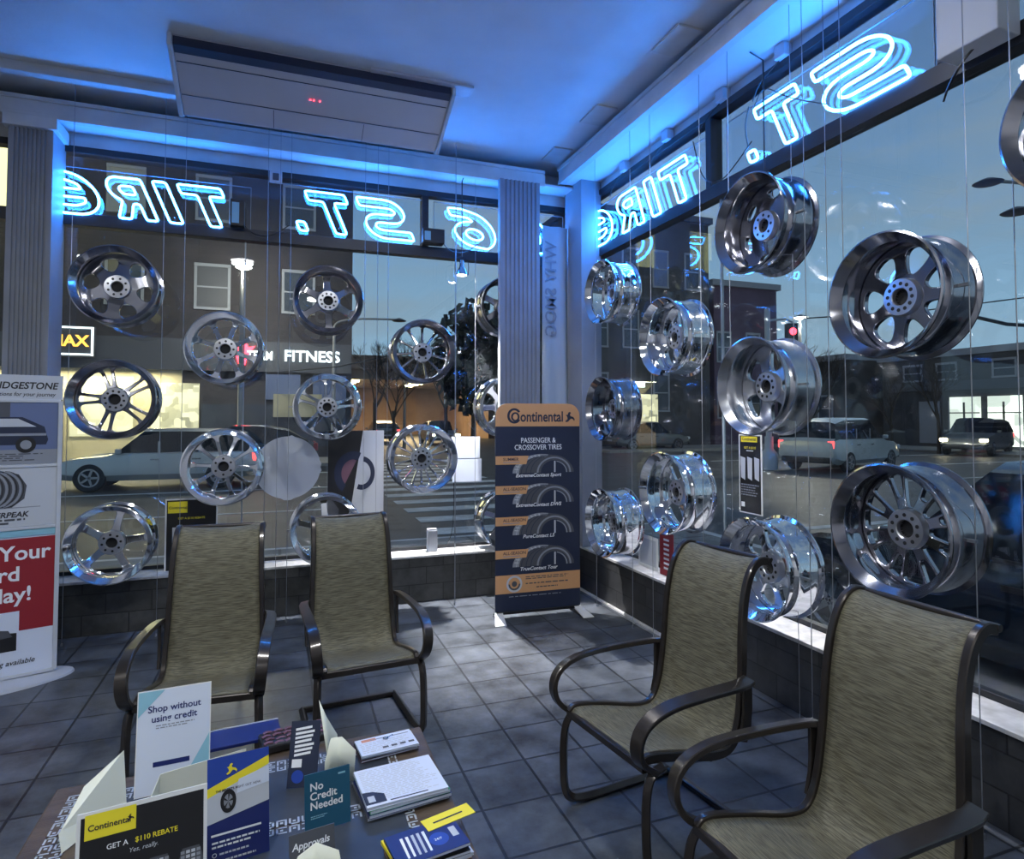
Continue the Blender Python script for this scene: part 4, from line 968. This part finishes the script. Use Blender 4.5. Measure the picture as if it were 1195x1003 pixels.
def art(b, w, h):
    e = .001; b.rect(w*.03, 0, w*.97, h*.98, e, A['black']); b.rect(w*.05, h*.80, w*.42, h*.96, 2*e, A['yellow']); b.text('Continental', w*.072, w*.07, h*.86, 3*e, A['ktext'], .02)
    b.text('GET A $110 REBATE', w*.058, w*.5, h*.71, 2*e, A['yellow'], .01, 0, 'CENTER')
    for i in range(4): b.rect(w*(.14+.2*i), h*.2, w*(.26+.2*i), h*.60, 2*e, A['lgrey'])
t = wall_card('rebate_sign', 'n', 193, 583, 253, 660, 'black rebate sign with a yellow corner in the window behind the leftmost chair', 'sign', art, 'white', off=.12)
def art(b, w, h):
    e = .001; b.rect(w*.05, h*.015, w*.95, h*.985, e, A['black']); b.rect(w*.12, h*.905, w*.82, h*.975, 2*e, A['yellow']); b.text('Continental', w*.13, w*.16, h*.925, 3*e, A['ktext'], .02)
    b.text('GET A $110', w*.10, w*.5, h*.82, 2*e, A['yellow'], .01, 0, 'CENTER'); b.rect(w*.35, h*.79, w*.65, h*.80, 2*e, A['ptext'])
    for i in range(3): b.poly([(w*(.1+.3*i), h*.45), (w*(.28+.3*i), h*.42), (w*(.30+.3*i), h*.70), (w*(.08+.3*i), h*.72)], 2*e, A['lgrey'])
    scribble(b, w*.1, h*.22, w*.9, h*.38, 5, 2*e, A['grey']); b.rect(w*.1, h*.08, w*.25, h*.14, 2*e, A['ptext'])
t = wall_card('tyre_poster', 'e', 862, 507, 890, 603, 'tall narrow black tyre poster with a yellow top hanging in the right window', 'poster', art, 'white', off=.0075)
def art(b, w, h):
    b.rect(0, 0, w, h, .001, A['red'])
    for i in range(7): b.rect(w*.3, h*(.15+.11*i), w*.7, h*(.2+.11*i), .002, A['ptext'])
t = wall_card('poster', 'e', 770, 620, 786, 672, 'dark red poster with white marks standing on the right window sill', 'poster', art, 'red', off=.12)
def art(b, w, h): b.rect(w*.1, h*.1, w*.9, h*.9, .001, A['lgrey'])
t = wall_card('white_board', 'e', 745, 622, 768, 662, 'plain white board standing on the right window sill beside the red poster', 'board', art, 'white', off=.11)
# paper banner in the corner, lettering seen from behind
t = thing('hanging_banner', (2.36, GA-.14, .7), 0, 'long pale paper banner with faint vertical lettering hanging in the corner window', 'banner')
def pb(b):
    n = 14; vs = []
    for i in range(n+1):
        z = 2.75*i/n
        for j in range(7):
            vs.append((-.02+.045*j, .012*math.sin(j*1.8+i*.3)-.01, z))
    b.add(vs, [(i*7+j, i*7+j+1, (i+1)*7+j+1, (i+1)*7+j) for i in range(n) for j in range(6)])
o = child('sheet', t, mat('hanging_paper', (.42, .48, .52), .8), pb, smooth=60); m_ = o.modifiers.new('t', 'SOLIDIFY'); m_.thickness = .0015
b = MB(); b.T = Matrix.Translation((.06, -.03, 2.6)) @ Matrix.Rotation(PI/2, 4, 'X') @ Matrix.Rotation(-PI/2, 4, 'Z') @ Matrix.Scale(-1, 4, (0, 1, 0)); b.text('WHY SMOG', .17, 0, -.06, 0, 0, .01); b.build('faint_lettering', 'grey', t)
# little box on the north sill
q = at(504, 646, y=5.55)
t = thing('sensor_box', (q.x, 5.55, SILL+.001), 0, 'small grey box with a cord standing on the window sill right of the second chair', 'box')
child('casing', t, 'grey', lambda b: b.box(-.045, -.03, 0, .045, .03, .19), bevel=.008)
child('top_cap', t, 'lgrey', lambda b: b.box(-.04, -.026, .19, .04, .026, .20)); child('cord', t, 'black', lambda b: b.tube(smoothpts([(.04, 0, .02), (.12, 0, .03), (.18, 0, .12), (.2, 0, .3), (.2, .0, .6)], 2), .003, 5))

# ------------------------------------------------------------------ outside
GZ = -.15
S('sidewalk', 'pave', lambda b: (b.box(-30, GA+.11, -.3, 5.6, 8.3, -.03), b.box(GB+.11, -12, -.3, 5.6, GA+.11, -.03)))
S('kerb', 'mark', lambda b: (b.box(-30, 8.3, -.3, 5.75, 8.42, -.035), b.box(5.6, -12, -.3, 5.75, 8.3, -.035)))
S('road', 'asphalt', lambda b: b.box(-60, -30, -.4, 90, 110, GZ))
S('far_sidewalk', 'pave', lambda b: (b.box(-60, 23.5, -.3, 3.2, 27, -.04), b.box(15, 27, -.3, 34, 31, -.04), b.box(30, -20, -.3, 34, 27, -.04)))
def marks(b):
    for i in range(13): b.box(2.2, 9.2+1.15*i, GZ, 5.6, 9.2+1.15*i+.5, GZ+.006)
    for x0, x1 in ((-30, 1.4), (16, 60)):
        b.box(x0, 16.3, GZ, x1, 16.42, GZ+.006); b.box(x0, 12.4, GZ, x1, 12.5, GZ+.006); b.box(x0, 20.6, GZ, x1, 20.72, GZ+.006)
    b.box(17.6, -20, GZ, 17.72, 7, GZ+.006); b.box(7, 7.6, GZ, 17, 7.8, GZ+.006)
o = S('road_marking', 'mark', marks)

def building(name, x0, y0, x1, y1, z1, wallm, label, rows, side='s', z0=-.1, lit={}, ww=1.1, wh=1.6, trim='grey', extra=None):
    """side 's': facade looking to -y, 'w': facade looking to -x; rows = list of (z, [positions])"""
    t = thing(name, ((x0+x1)/2, (y0+y1)/2, z0), 0, label, 'building')
    ox, oy = (x0+x1)/2, (y0+y1)/2
    child('wall', t, wallm, lambda b: b.box(x0-ox, y0-oy, 0, x1-ox, y1-oy, z1-z0))
    child('cornice', t, trim if z1 < 12 else 'darkwall', lambda b: b.box(x0-ox-.2, y0-oy-.2, z1-z0-.01, x1-ox+.2, y1-oy+.2, z1-z0+.35))
    k = 0
    for (z, ps) in rows:
        for p_ in ps:
            def R_(b, a0, a1, zz0, zz1, d0, d1):
                if side == 's': b.box(a0-ox, y0-oy+d0, zz0-z0, a1-ox, y0-oy+d1, zz1-z0)
                else: b.box(x0-ox+d0, a0-oy, zz0-z0, x0-ox+d1, a1-oy, zz1-z0)
            w_ = child('window', t, trim, lambda b: (R_(b, p_-ww/2-.1, p_+ww/2+.1, z-.1, z, -.08, .02), R_(b, p_-ww/2-.1, p_+ww/2+.1, z+wh, z+wh+.12, -.08, .02), R_(b, p_-ww/2-.1, p_-ww/2, z, z+wh, -.05, .02), R_(b, p_+ww/2, p_+ww/2+.1, z, z+wh, -.05, .02), R_(b, p_-ww/2, p_+ww/2, z+wh/2-.03, z+wh/2+.03, -.05, .0)))
            child('pane', w_, lit.get(k, 'wpane'), lambda b: R_(b, p_-ww/2, p_+ww/2, z, z+wh, -.03, .0)); k += 1
    return t, ox, oy
# big building across the street (north)
t, ox, oy = building('brick_building', -22, 27, 2.75, 40, 17, 'brick', 'tall dark brick building with lit shops across the street at left', [(5.9, [-17, -14, -11, -8.5, -5.6, -2.6, .6]), (9.4, [-17, -14, -11, -8.5, -5.6, -2.6, .6]), (12.8, [-17, -14, -11, -8.5, -5.6, -2.6, .6])], lit={11: 'grey', 3: 'skyprint', 5: 'dgrey', 12: 'dgrey'})
def bpart(nm, m, x0, z0, x1, z1, d=.15, dd=0, y=27):
    return child(nm, t, m, lambda b: b.box(x0-ox, y-oy-d-dd, z0+.1, x1-ox, y-oy-dd, z1+.1))
for lx in (-10.5, -6.0):
    ld = bpy.data.lights.new('shop_lights', 'AREA'); ld.shape = 'RECTANGLE'; ld.size = 4; ld.size_y = .3; ld.energy = 130; ld.color = (1, .88, .55)
    lo = bpy.data.objects.new('shop_lights', ld); COL.objects.link(lo); lo.parent = t; lo.location = (lx-ox, 26.2-oy, 3.4)
bpart('shop_fascia', 'dgrey', -22, 3.4, 2.7, 4.6, .3)
bpart('shop_wall', 'stucco', -12.5, -.05, -3.6, 3.4, .12)
bpart('lit_shop_front', 'litw', -7.2, .9, -5.2, 3.1, .16); bpart('lit_shop_front', 'litwarm', -11.8, .2, -9.4, 2.6, .16); bpart('lit_shop_front', 'litw', -4.6, .4, -3.0, 2.9, .16)
bpart('lit_shop_front', 'litwarm', -15.6, .1, -13.0, 2.2, .16)
bpart('downpipe', 'lgrey', -8.6, 0, -8.3, 10, .3); bpart('storefront_window', 'skyprint', -.6, 2.3, .7, 3.3, .34); bpart('storefront_window', 'skyprint', 1.2, 2.3, 2.5, 3.3, .34)
bpart('storefront_window', 'wpane', -2.9, .4, 2.5, 2.1, .2); bpart('door', 'dgrey', -8.2, 0, -7.4, 2.3, .2)
bpart('awning', 'stucco', -.3, 1.6, 1.5, 2.5, .9, .1)
b = MB(); b.T = Matrix.Translation((1.15-ox, 27-oy-.36, 3.85)) @ Matrix.Rotation(PI/2, 4, 'X'); b.text('FITNESS', .62, 0, .1, .0, 0, .02, extr=.02, sx=1.0, align='CENTER'); b.text('TEAM', .50, -2.45, .12, 0, 0, .02, extr=.02, align='LEFT', sx=.75); b.build('fitness_lettering', 'litwhite', t)
b = MB(); b.T = Matrix.Translation((-1.6-ox, 27-oy-.36, 3.75)) @ Matrix.Rotation(PI/2, 4, 'X'); b.poly([(0, 0), (.25, 0), (.3, .35), (.6, .75), (.35, .7), (.25, .95), (.05, .9), (-.15, .5)]); b.build('red_logo', 'litred', t)
# amber box sign
q = at(83, 399, y=26.6)
b = MB(); b.T = Matrix.Translation((q.x, 26.5, q.z)); b.box(-.75, -.15, -.55, .75, .15, .55, 0); 
for z in (-.5, .46): b.box(-.75, -.2, z, .75, -.14, z+.06, 1)
for x in (-.75, .69): b.box(x, -.2, -.5, x+.06, -.14, .5, 1)
b.T = b.T @ Matrix.Translation((0, -.17, -.17)) @ Matrix.Rotation(PI/2, 4, 'X'); b.text('MAX', .55, 0, 0, 0, 2, .03, align='CENTER')
tag(b.build('box_sign', ['dgrey', 'litwhite', 'litamber']), 'small framed sign with amber letters on the left building', 'sign')
# yellow lit panel left of the pillar
q = at(2, 215, y=22)
t2 = thing('yellow_canopy', (q.x-1.5, 22.4, GZ), 0, 'yellow lit canopy glimpsed left of the fluted pillar at the left edge', 'canopy')
child('fascia', t2, 'lityellow', lambda b: b.box(-2.6, 0, 8.0, 2.6, .5, 11.8)); 
for x in (-2, 2): child('post', t2, 'pole', lambda b: b.box(x-.1, .2, 0, x+.1, .4, 8.0))
# north-east block
t, ox, oy = building('apartment_building', 15.2, 31, 24.0, 44, 13.2, 'darkwall', 'tall dark apartment building seen through the left part of the right window', [(5.6, [16.6, 18.6, 20.6, 22.8]), (9.2, [16.6, 18.6, 20.6, 22.8]), (2.0, [16.6, 20.6])], lit={2: 'skyprint', 6: 'skyprint'}, ww=.9, wh=2.0)
child('lit_shop_front', t, 'litw', lambda b: b.box(18.6-ox, 31-oy-.12, .3, 20.3-ox, 31-oy-.01, 3.0))
b = MB(); b.box(17.9-ox, 31-oy-.2, 3.4, 18.5-ox, 31-oy-.02, 3.7); b.build('red_sign', 'tail', t); b = MB(); b.box(18.5-ox, 31-oy-.2, 3.4, 19.4-ox, 31-oy-.02, 3.7); b.build('white_sign', 'litwhite', t)
t, ox, oy = building('low_building', 24.5, 31.2, 29.3, 44, 9.6, 'purple', 'lower dark building ending beside the red traffic light', [(5.0, [25.2, 27.4]), (1.6, [25.2, 27.4])], lit={}, ww=.9, wh=1.7)
# east side row
t, ox, oy = building('shop_building', 35, 12.0, 50, 28.5, 5.0, 'darkwall', 'long low dark shop building with two bright white shop fronts at the far right', [(3.75, [26.5, 24.5, 21.5, 18.5, 15.5])], side='w', ww=1.0, wh=.8)
for y0, y1 in ((22.7, 24.3), (20.7, 22.3)):
    f_ = child('lit_shop_front', t, 'lits', lambda b: b.box(35-ox-.12, y0-oy, .2, 35-ox-.01, y1-oy, 2.8)); child('mullion', f_, 'black', lambda b: (b.box(35-ox-.18, (y0+y1)/2-oy-.04, .3, 35-ox-.125, (y0+y1)/2-oy+.04, 2.5), b.box(35-ox-.18, y0-oy, 1.9, 35-ox-.125, y1-oy, 1.96)))
child('shop_fascia', t, 'dgrey', lambda b: b.box(35-ox-.25, 14-oy, 3.2, 35-ox-.01, 28-oy, 3.7))
for y in (25.5, 23.8): child('garage_door', t, 'grey', lambda b: b.box(35-ox-.1, y-oy-.6, .2, 35-ox-.01, y-oy+.6, 2.6))
building('grey_house', 33, 29.5, 44, 40, 5.2, 'darkwall', 'grey house behind the bare trees between the traffic light and the shops', [(1.4, [31.0, 33.5])], side='w', ww=1.0, wh=1.5)

# railway bridge
t = thing('railway_bridge', (8, 52, GZ), 0, 'brown concrete bridge with rows of warm lamps beneath, at the end of the street', 'bridge')
ld = bpy.data.lights.new('under_bridge_glow', 'AREA'); ld.shape = 'RECTANGLE'; ld.size = 8; ld.size_y = 6; ld.energy = 1600; ld.color = (1, .68, .35)
lo = bpy.data.objects.new('under_bridge_glow', ld); COL.objects.link(lo); lo.parent = t; lo.location = (0, 1, 4.4)
child('deck', t, 'concrete', lambda b: (b.box(-14, -4, 4.6, 14, 12, 6.2), b.box(-14, -4.3, 5.4, 14, -4, 6.4)))
for x in (-7.5, 9): child('abutment', t, 'concrete', lambda b: b.box(x-1.2, -3.5, 0, x+1.2, 11, 4.6))
child('lit_opening', t, 'concrete', lambda b: b.box(-6.3, 11.2, 0, 7.8, 11.4, 4.6))
for x in (-2.8, 2.6):
    for j in range(4): child('bridge_lamp', t, 'lampy', lambda b: b.box(x-.35, -3.2+j*2.2, 4.45, x+.35, -2.7+j*2.2, 4.59))

def bare_tree(x, y, h, label, seed, leafy=False, spread=.5):
    r = random.Random(seed); t = thing('leafy_tree' if leafy else 'bare_tree', (x, y, GZ), 0, label, 'tree')
    b = MB(); b.tube([(0, 0, 0), (.03, 0, h*.2), (0, .02, h*.38)], [h*.02, h*.016, h*.013], 6); b.build('trunk', 'bark', t)
    bb = MB()
    def br(p, d, L, rad, dep):
        q = p+d*L; bb.tube([p, p+(d+Vector((r.uniform(-.1, .1), r.uniform(-.1, .1), 0)))*L*.5, q], [rad, rad*.8, rad*.6], 4)
        if dep == 0: return
        for _ in range(3 if dep > 1 else 4):
            nd = (d+Vector((r.uniform(-1, 1), r.uniform(-1, 1), r.uniform(-.3, .7)))*spread*1.4).normalized(); br(q if r.random() < .6 else p+d*L*.7, nd, L*r.uniform(.6, .8), rad*.6, dep-1)
    for _ in range(4): br(Vector((0, 0, h*r.uniform(.25, .38))), Vector((r.uniform(-.6, .6), r.uniform(-.6, .6), 1)).normalized(), h*.24, h*.009, 4 if not leafy else 2)
    bb.build('branches', 'bark', t)
    if leafy:
        fb = MB()
        for _ in range(900):
            a, u = r.uniform(0, 2*PI), r.uniform(-1, 1); R_ = h*.26*r.uniform(.55, 1); cz = h*.62
            c = Vector((R_*math.sqrt(1-u*u)*math.cos(a), R_*math.sqrt(1-u*u)*math.sin(a), cz+R_*1.45*u)); s = h*.035
            v1 = Vector((r.uniform(-1, 1), r.uniform(-1, 1), r.uniform(-1, 1))).normalized()*s; v2 = v1.orthogonal().normalized()*s
            fb.add([c-v1, c+v2, c+v1, c-v2], [(0, 1, 2, 3)])
        fb.build('foliage', 'leaf', t)
    return t
for i, (px, dep, h, lab, lf) in enumerate((
    (437, 38, 7.0, 'bare tree standing right beside the brick building corner', 0), (459, 30, 5.4, 'bare tree above the left row of bridge lamps', 0), (492, 74, 12, 'bare tree rising over the middle of the bridge', 0),
    (520, 36, 6.6, 'bare tree showing between the spokes of the thin-spoked wheel', 0), (552, 29, 7.2, 'dark dense tree left of the fluted pillar', 1), (604, 34, 8.2, 'dark dense tree behind the fluted pillar', 1),
    (914, 30, 5.8, 'bare tree right under the red traffic light', 0), (948, 36, 6.2, 'bare tree just right of the red traffic light', 0), (1040, 34, 4.4, 'bare tree above the white SUV', 0), (1095, 30, 5.0, 'bare tree in front of the dark shop row', 0))):
    d = ray(px, HY); k = dep/fw.dot(d); bare_tree(d.x*k, d.y*k, h, lab, 20+i, bool(lf))

def street_lamp(px, dep, ztop, label, arm=1.6, lit='lampw', az=0, cat='street lamp'):
    d = ray(px, HY); k = dep/fw.dot(d); t = thing('street_lamp', (d.x*k, d.y*k, GZ), az, label, cat)
    H = ztop-GZ
    child('pole', t, 'pole', lambda b: b.tube([(0, 0, 0), (0, 0, H-.6)], [.10, .06], 10), smooth=50)
    child('arm', t, 'pole', lambda b: b.tube(smoothpts([(0, 0, H-.65), (0, 0, H-.2), (arm*.3, 0, H), (arm, 0, H+.05)], 2), .04, 8), smooth=50)
    child('lamp_head', t, 'dgrey', lambda b: b.lathe([(.02, .12), (.16, .07), (.30, .0), (.27, -.02), (.02, -.01)], 16), smooth=50).location = (arm, 0, H)
    if lit: child('lamp_lens', t, lit, lambda b: b.lathe([(.01, -.07), (.14, -.06), (.22, -.015), (.01, -.012)], 16), smooth=50).location = (arm, 0, H)
    if lit and ztop > 5:
        ld = bpy.data.lights.new('street_glow', 'POINT'); ld.energy = 420; ld.shadow_soft_size = .2; ld.color = (1, .93, .75)
        lo = bpy.data.objects.new('street_glow', ld); COL.objects.link(lo); lo.parent = t; lo.location = (arm, 0, H-.3)
    return t
street_lamp(280, 22, 6.9, 'lit street lamp on a thin pole in front of the brick building', .05)
street_lamp(389, 25, 5.6, 'unlit street lamp with a long arm beside the brick building corner', 2.6, None)
street_lamp(472, 34, 3.9, 'small glowing yellow street lamp among the bare trees', .05, 'lampy')
street_lamp(935, 25, 5.6, 'white lit street lamp just above the red traffic light', .05)
street_lamp(1228, 14, 6.9, 'upper silhouetted street lamp with a curved arm at the right picture edge', -1.3, None, math.radians(-20))
street_lamp(1250, 13, 5.9, 'lower silhouetted street lamp head at the right picture edge', -1.0, None, math.radians(-20))
# traffic light
d = ray(897, HY); k = 21/fw.dot(d)
t = thing('traffic_light', (d.x*k, d.y*k, GZ), math.radians(-20), 'red traffic light on a pole seen through the right window', 'traffic light')
child('pole', t, 'lgrey', lambda b: (b.tube([(0, 0, 0), (0, 0, 5.4)], .09, 10), b.lathe([(.28, 0), (.28, .5), (.14, .7), (.14, 1.1)], 12)), smooth=40)
child('arm', t, 'lgrey', lambda b: b.tube([(0, 0, 5.0), (.6, 0, 5.05), (.85, 0, 4.95)], .04, 8))
h_ = child('signal_head', t, 'black', lambda b: b.box(.62, -.13, 3.75, .98, .12, 4.9), bevel=.02)
child('red_lens', t, 'litred', lambda b: b.add([(.80+.12*math.cos(a), -.15, 4.62+.12*math.sin(a)) for a in [2*PI*i/16 for i in range(16)]], [tuple(range(16))]))
for z in (4.3, 3.98): child('dark_lens', t, 'dgrey', lambda b: b.add([(.80+.11*math.cos(a), -.15, z+.11*math.sin(a)) for a in [2*PI*i/16 for i in range(16)]], [tuple(range(16))]))
# overhead wires
for i, (pa, pb_, lab) in enumerate((((935, 372), (1215, 345), 'upper overhead street wire crossing the sky at right'), ((1120, 366), (1230, 382), 'thick dark signal arm cable at the right picture edge'), ((320, 435), (470, 412), 'overhead wire rising from the brick building corner to the right'))):
    def q_(p): d = ray(*p); return CAM+d*(24/fw.dot(d))
    a, c = q_(pa), q_(pb_); b = MB(); mid = (a+c)/2-Vector((0, 0, .15)); o_ = a.copy()
    b.tube([(0, 0, 0), mid-a, c-a], .025 if i != 1 else .07, 6); o = b.build('overhead_wire', 'black'); o.location = o_; tag(o, lab, 'wire')

# ------------------------------------------------------------------ cars (length along x, front = -x)
def car(x, y, rz, L, W, H, paint, label, suv=True, tail=True, name='car', head=False, cat='car'):
    t = thing(name, (x, y, GZ), rz, label, cat)
    belt = H*.60; hood = H*.56
    st = [(0, .38, .50, .9), (.03, .30, hood*.82, .96), (.12, .25, hood*.95, 1), (.24, .24, hood, 1), (.29, .24, belt, 1), (.42, .24, belt, 1), (.6, .24, belt, 1), (.8, .24, belt*1.02, 1), (.93, .26, belt*1.02, 1), (.985, .32, belt*.98, .97), (1, .40, belt*.9, .92)]
    roof = {.29: .0, .42: 1, .6: 1.0, .8: .97 if suv else .72, .93: .80 if suv else .12, .985: .1 if suv else 0}
    vs = []; cabin = []
    for (f, zb, zt, wf) in st:
        w = W/2*wf; rf = roof.get(f, 0); zr = zt+(H-zt)*rf; wr = w*(1-.22*rf)
        row = [(w*.86, zb), (w, zb+.14), (w*1.0, zt*.72), (w*.96, zt), (wr+(w*.96-wr)*.0 if rf else w*.80, zr-(.06*rf) if rf else zt+.02), (wr*.78, zr+(.0 if rf else .0)+.0), (0, zr+.02)]
        full = row+[(-a, z) for a, z in row[-2::-1]]
        vs += [(f*L-L/2, a, z) for a, z in full]
    K = 13; fs = []; gl = []
    for i in range(len(st)-1):
        for j in range(K-1):
            f = (i*K+j, i*K+j+1, (i+1)*K+j+1, (i+1)*K+j)
            cab = st[i][0] >= .29 and st[i+1][0] <= (.985 if suv else .93)
            ws = st[i][0] == .29 or (st[i][0] >= (.93 if suv else .8) and st[i+1][0] < 1)
            if cab and j in (3, 8): gl.append(f)
            elif cab and ws and j in (4, 5, 6, 7): gl.append(f)
            else: fs.append(f)
    fs.append(tuple(range(K))[::-1]); fs.append(tuple((len(st)-1)*K+j for j in range(K)))
    b = MB(); b.add(vs, fs); b.build('body', paint, t, smooth=38)
    b = MB(); b.add(vs, gl); b.build('window_glass', 'cglass', t, smooth=25)
    b = MB()
    for s in (-1, 1):
        for f in (.5, .70): b.box(f*L-L/2-.03, s*W*.485-.01, belt, f*L-L/2+.03, s*W*.485+.01, H*.8)
        b.tube([(.28*L-L/2, s*W*.482, belt+.01), (.9*L-L/2, s*W*.482, belt+.02)], .015, 4)
        for f in (.46, .66): b.box(f*L-L/2, s*W*.5-.005, belt*.82, f*L-L/2+.2, s*W*.5+.018, belt*.82+.035)
    b.build('trim', 'chrome2' if paint == 'carw' else 'black', t)
    for s in (-1, 1):
        m_ = child('mirror', t, paint, lambda b: b.box(.30*L-L/2, s*W*.5-.0, belt, .30*L-L/2+.12, s*W*.5+s*.16, belt+.13), bevel=.03)
        for f in (.18, .80):
            wx = f*L-L/2
            b = MB(); b.T = Matrix.Translation((wx, s*(W/2-.10), .33)) @ Matrix.Rotation(PI/2, 4, 'X'); b.lathe([(.001, -.115), (.20, -.115), (.31, -.11), (.335, -.07), (.335, .07), (.31, .11), (.20, .115), (.001, .115)], 24)
            wh_ = b.build('wheel', 'rubber', t, smooth=40)
            b = MB(); b.T = Matrix.Translation((wx, s*(W/2+.018), .33)) @ Matrix.Rotation(PI/2, 4, 'X')
            b.ring(0, 0, .18, .18, .215, .215, z=0)
            for i in range(5): a = i*2*PI/5; b.poly([(.03*math.cos(a-1.2), .03*math.sin(a-1.2)), (.19*math.cos(a-.12), .19*math.sin(a-.12)), (.19*math.cos(a+.12), .19*math.sin(a+.12)), (.03*math.cos(a+1.2), .03*math.sin(a+1.2))], 0)
            b.build('hubcap', 'chrome2', wh_)
    for s in (-1, 1):
        child('headlight', t, 'head' if head else 'lgrey', lambda b: b.box(-L/2+.0, s*W*.40-.16, hood*.68, -L/2+.12, s*W*.40+.14, hood*.68+.14), bevel=.03)
        child('tail_lamp', t, 'tail' if tail else 'red', lambda b: b.box(L/2-.16, s*W*.42-.12, belt*.72, L/2-.01, s*W*.42+.09, belt*.72+.26), bevel=.03)
    child('number_plate', t, 'lgrey', lambda b: b.box(L/2-.04, -.25, belt*.5, L/2+.01, .25, belt*.5+.14))
    child('bumper', t, 'black', lambda b: (b.box(L/2-.3, -W*.42, .3, L/2+.03, W*.42, .5), b.box(-L/2-.03, -W*.42, .3, -L/2+.3, W*.42, .48)), bevel=.05)
    return t
car(-2.75, 18.0, 0, 4.45, 1.85, 1.46, 'carw', 'silver white car driving left past the brick building', tail=True)
car(17.9, 16.2, math.radians(-164), 4.6, 1.95, 1.72, 'carw', 'white SUV with red tail lights seen through the right window', name='suv')
car(25.0, 22.5, math.radians(-150), 4.4, 1.85, 1.6, 'carg', 'grey car with a lit tail light just behind the white SUV')
car(31.0, 20.3, math.radians(20), 4.8, 1.9, 1.7, 'carg', 'dark car with glowing headlights before the white shop fronts', head=True)
car(4.95, 2.35, math.radians(-90), 4.4, 1.85, 1.46, 'card', 'dark glossy car parked right outside the window at the right edge', suv=False, tail=False)
car(-1.1, 22.4, 0, 4.5, 1.8, 1.5, 'card', 'dark parked car across the street behind the white paper disc', tail=False, suv=False)
car(18.3, 29.0, math.radians(180), 4.4, 1.8, 1.5, 'carg', 'dark car before the lit shop seen beside the corner post wheels', suv=False)
car(6.6, 44, math.radians(90), 4.4, 1.8, 1.5, 'carg', 'car with red tail lights driving under the bridge, left one', suv=False, name='car').rotation_euler = (0, 0, math.radians(90+180))
car(9.6, 40, math.radians(90), 4.4, 1.8, 1.5, 'carg', 'car with glowing headlights coming from under the bridge', suv=False, head=True)
# pedestrian by the shops
d = ray(1174, HY); k = 32.6/fw.dot(d)
t = thing('person', (d.x*k, d.y*k, -.04), 0, 'person in dark clothes standing by the bright shop front at far right', 'person')
me = bpy.data.meshes.new('body')
V = [(0, 0, .95), (0, 0, 1.2), (0, 0, 1.42), (0, 0, 1.52), (0, 0, 1.68), (.2, 0, 1.40), (.25, .02, 1.12), (.24, -.08, .88), (-.2, 0, 1.40), (-.25, .02, 1.12), (-.24, -.08, .88), (.1, 0, .9), (.11, -.02, .5), (.12, 0, .08), (.12, -.14, .04), (-.1, 0, .9), (-.11, .02, .5), (-.12, .04, .08), (-.12, -.1, .04)]
E = [(0, 1), (1, 2), (2, 3), (3, 4), (2, 5), (5, 6), (6, 7), (2, 8), (8, 9), (9, 10), (0, 11), (11, 12), (12, 13), (13, 14), (0, 15), (15, 16), (16, 17), (17, 18)]
RR = [.15, .14, .15, .06, .11, .07, .05, .04, .07, .05, .04, .1, .07, .05, .04, .1, .07, .05, .04]
me.from_pydata(V, E, []); o = bpy.data.objects.new('body', me); COL.objects.link(o); o.parent = t; me.materials.append(MT['cloth'])
sk = o.modifiers.new('skin', 'SKIN')
if not me.skin_vertices: me.attributes
for v, r_ in zip(me.skin_vertices[0].data if me.skin_vertices else [], RR): v.radius = (r_, r_)
o.modifiers.new('sub', 'SUBSURF').levels = 1

# ------------------------------------------------------------------ world
wd = bpy.data.worlds.new('dusk'); SC.world = wd; wd.use_nodes = True
N, L = wd.node_tree.nodes, wd.node_tree.links; bg = N['Background']
tc = N.new('ShaderNodeTexCoord'); sp = N.new('ShaderNodeSeparateXYZ'); L.new(tc.outputs['Generated'], sp.inputs[0])
r = N.new('ShaderNodeValToRGB'); cr = r.color_ramp
cr.elements[0].position = .0; cr.elements[0].color = (.17, .235, .29, 1)
cr.elements[1].position = .9; cr.elements[1].color = (.045, .08, .16, 1)
for p_, c_ in ((.12, (.15, .25, .34, 1)), (.3, (.10, .175, .27, 1)), (.5, (.065, .115, .20, 1))):
    e_ = cr.elements.new(p_); e_.color = c_
L.new(sp.outputs[2], r.inputs[0])
mp = N.new('ShaderNodeMapping'); mp.inputs['Scale'].default_value = (1.6, 1.6, 6); L.new(tc.outputs['Generated'], mp.inputs[0])
n = N.new('ShaderNodeTexNoise'); n.inputs['Scale'].default_value = 1.7; n.inputs['Detail'].default_value = 7; n.inputs['Roughness'].default_value = .55; L.new(mp.outputs[0], n.inputs['Vector'])
r2 = N.new('ShaderNodeValToRGB'); r2.color_ramp.elements[0].position = .42; r2.color_ramp.elements[1].position = .68; L.new(n.outputs['Fac'], r2.inputs[0])
mx = N.new('ShaderNodeMix'); mx.data_type = 'RGBA'; L.new(r2.outputs[0], mx.inputs[0]); L.new(r.outputs[0], mx.inputs[6]); mx.inputs[7].default_value = (.15, .19, .22, 1)
L.new(mx.outputs[2], bg.inputs[0]); bg.inputs[1].default_value = 1.0
try:
    SC.cycles.transparent_max_bounces = 24; SC.cycles.max_bounces = 10; SC.cycles.glossy_bounces = 5
except Exception: pass
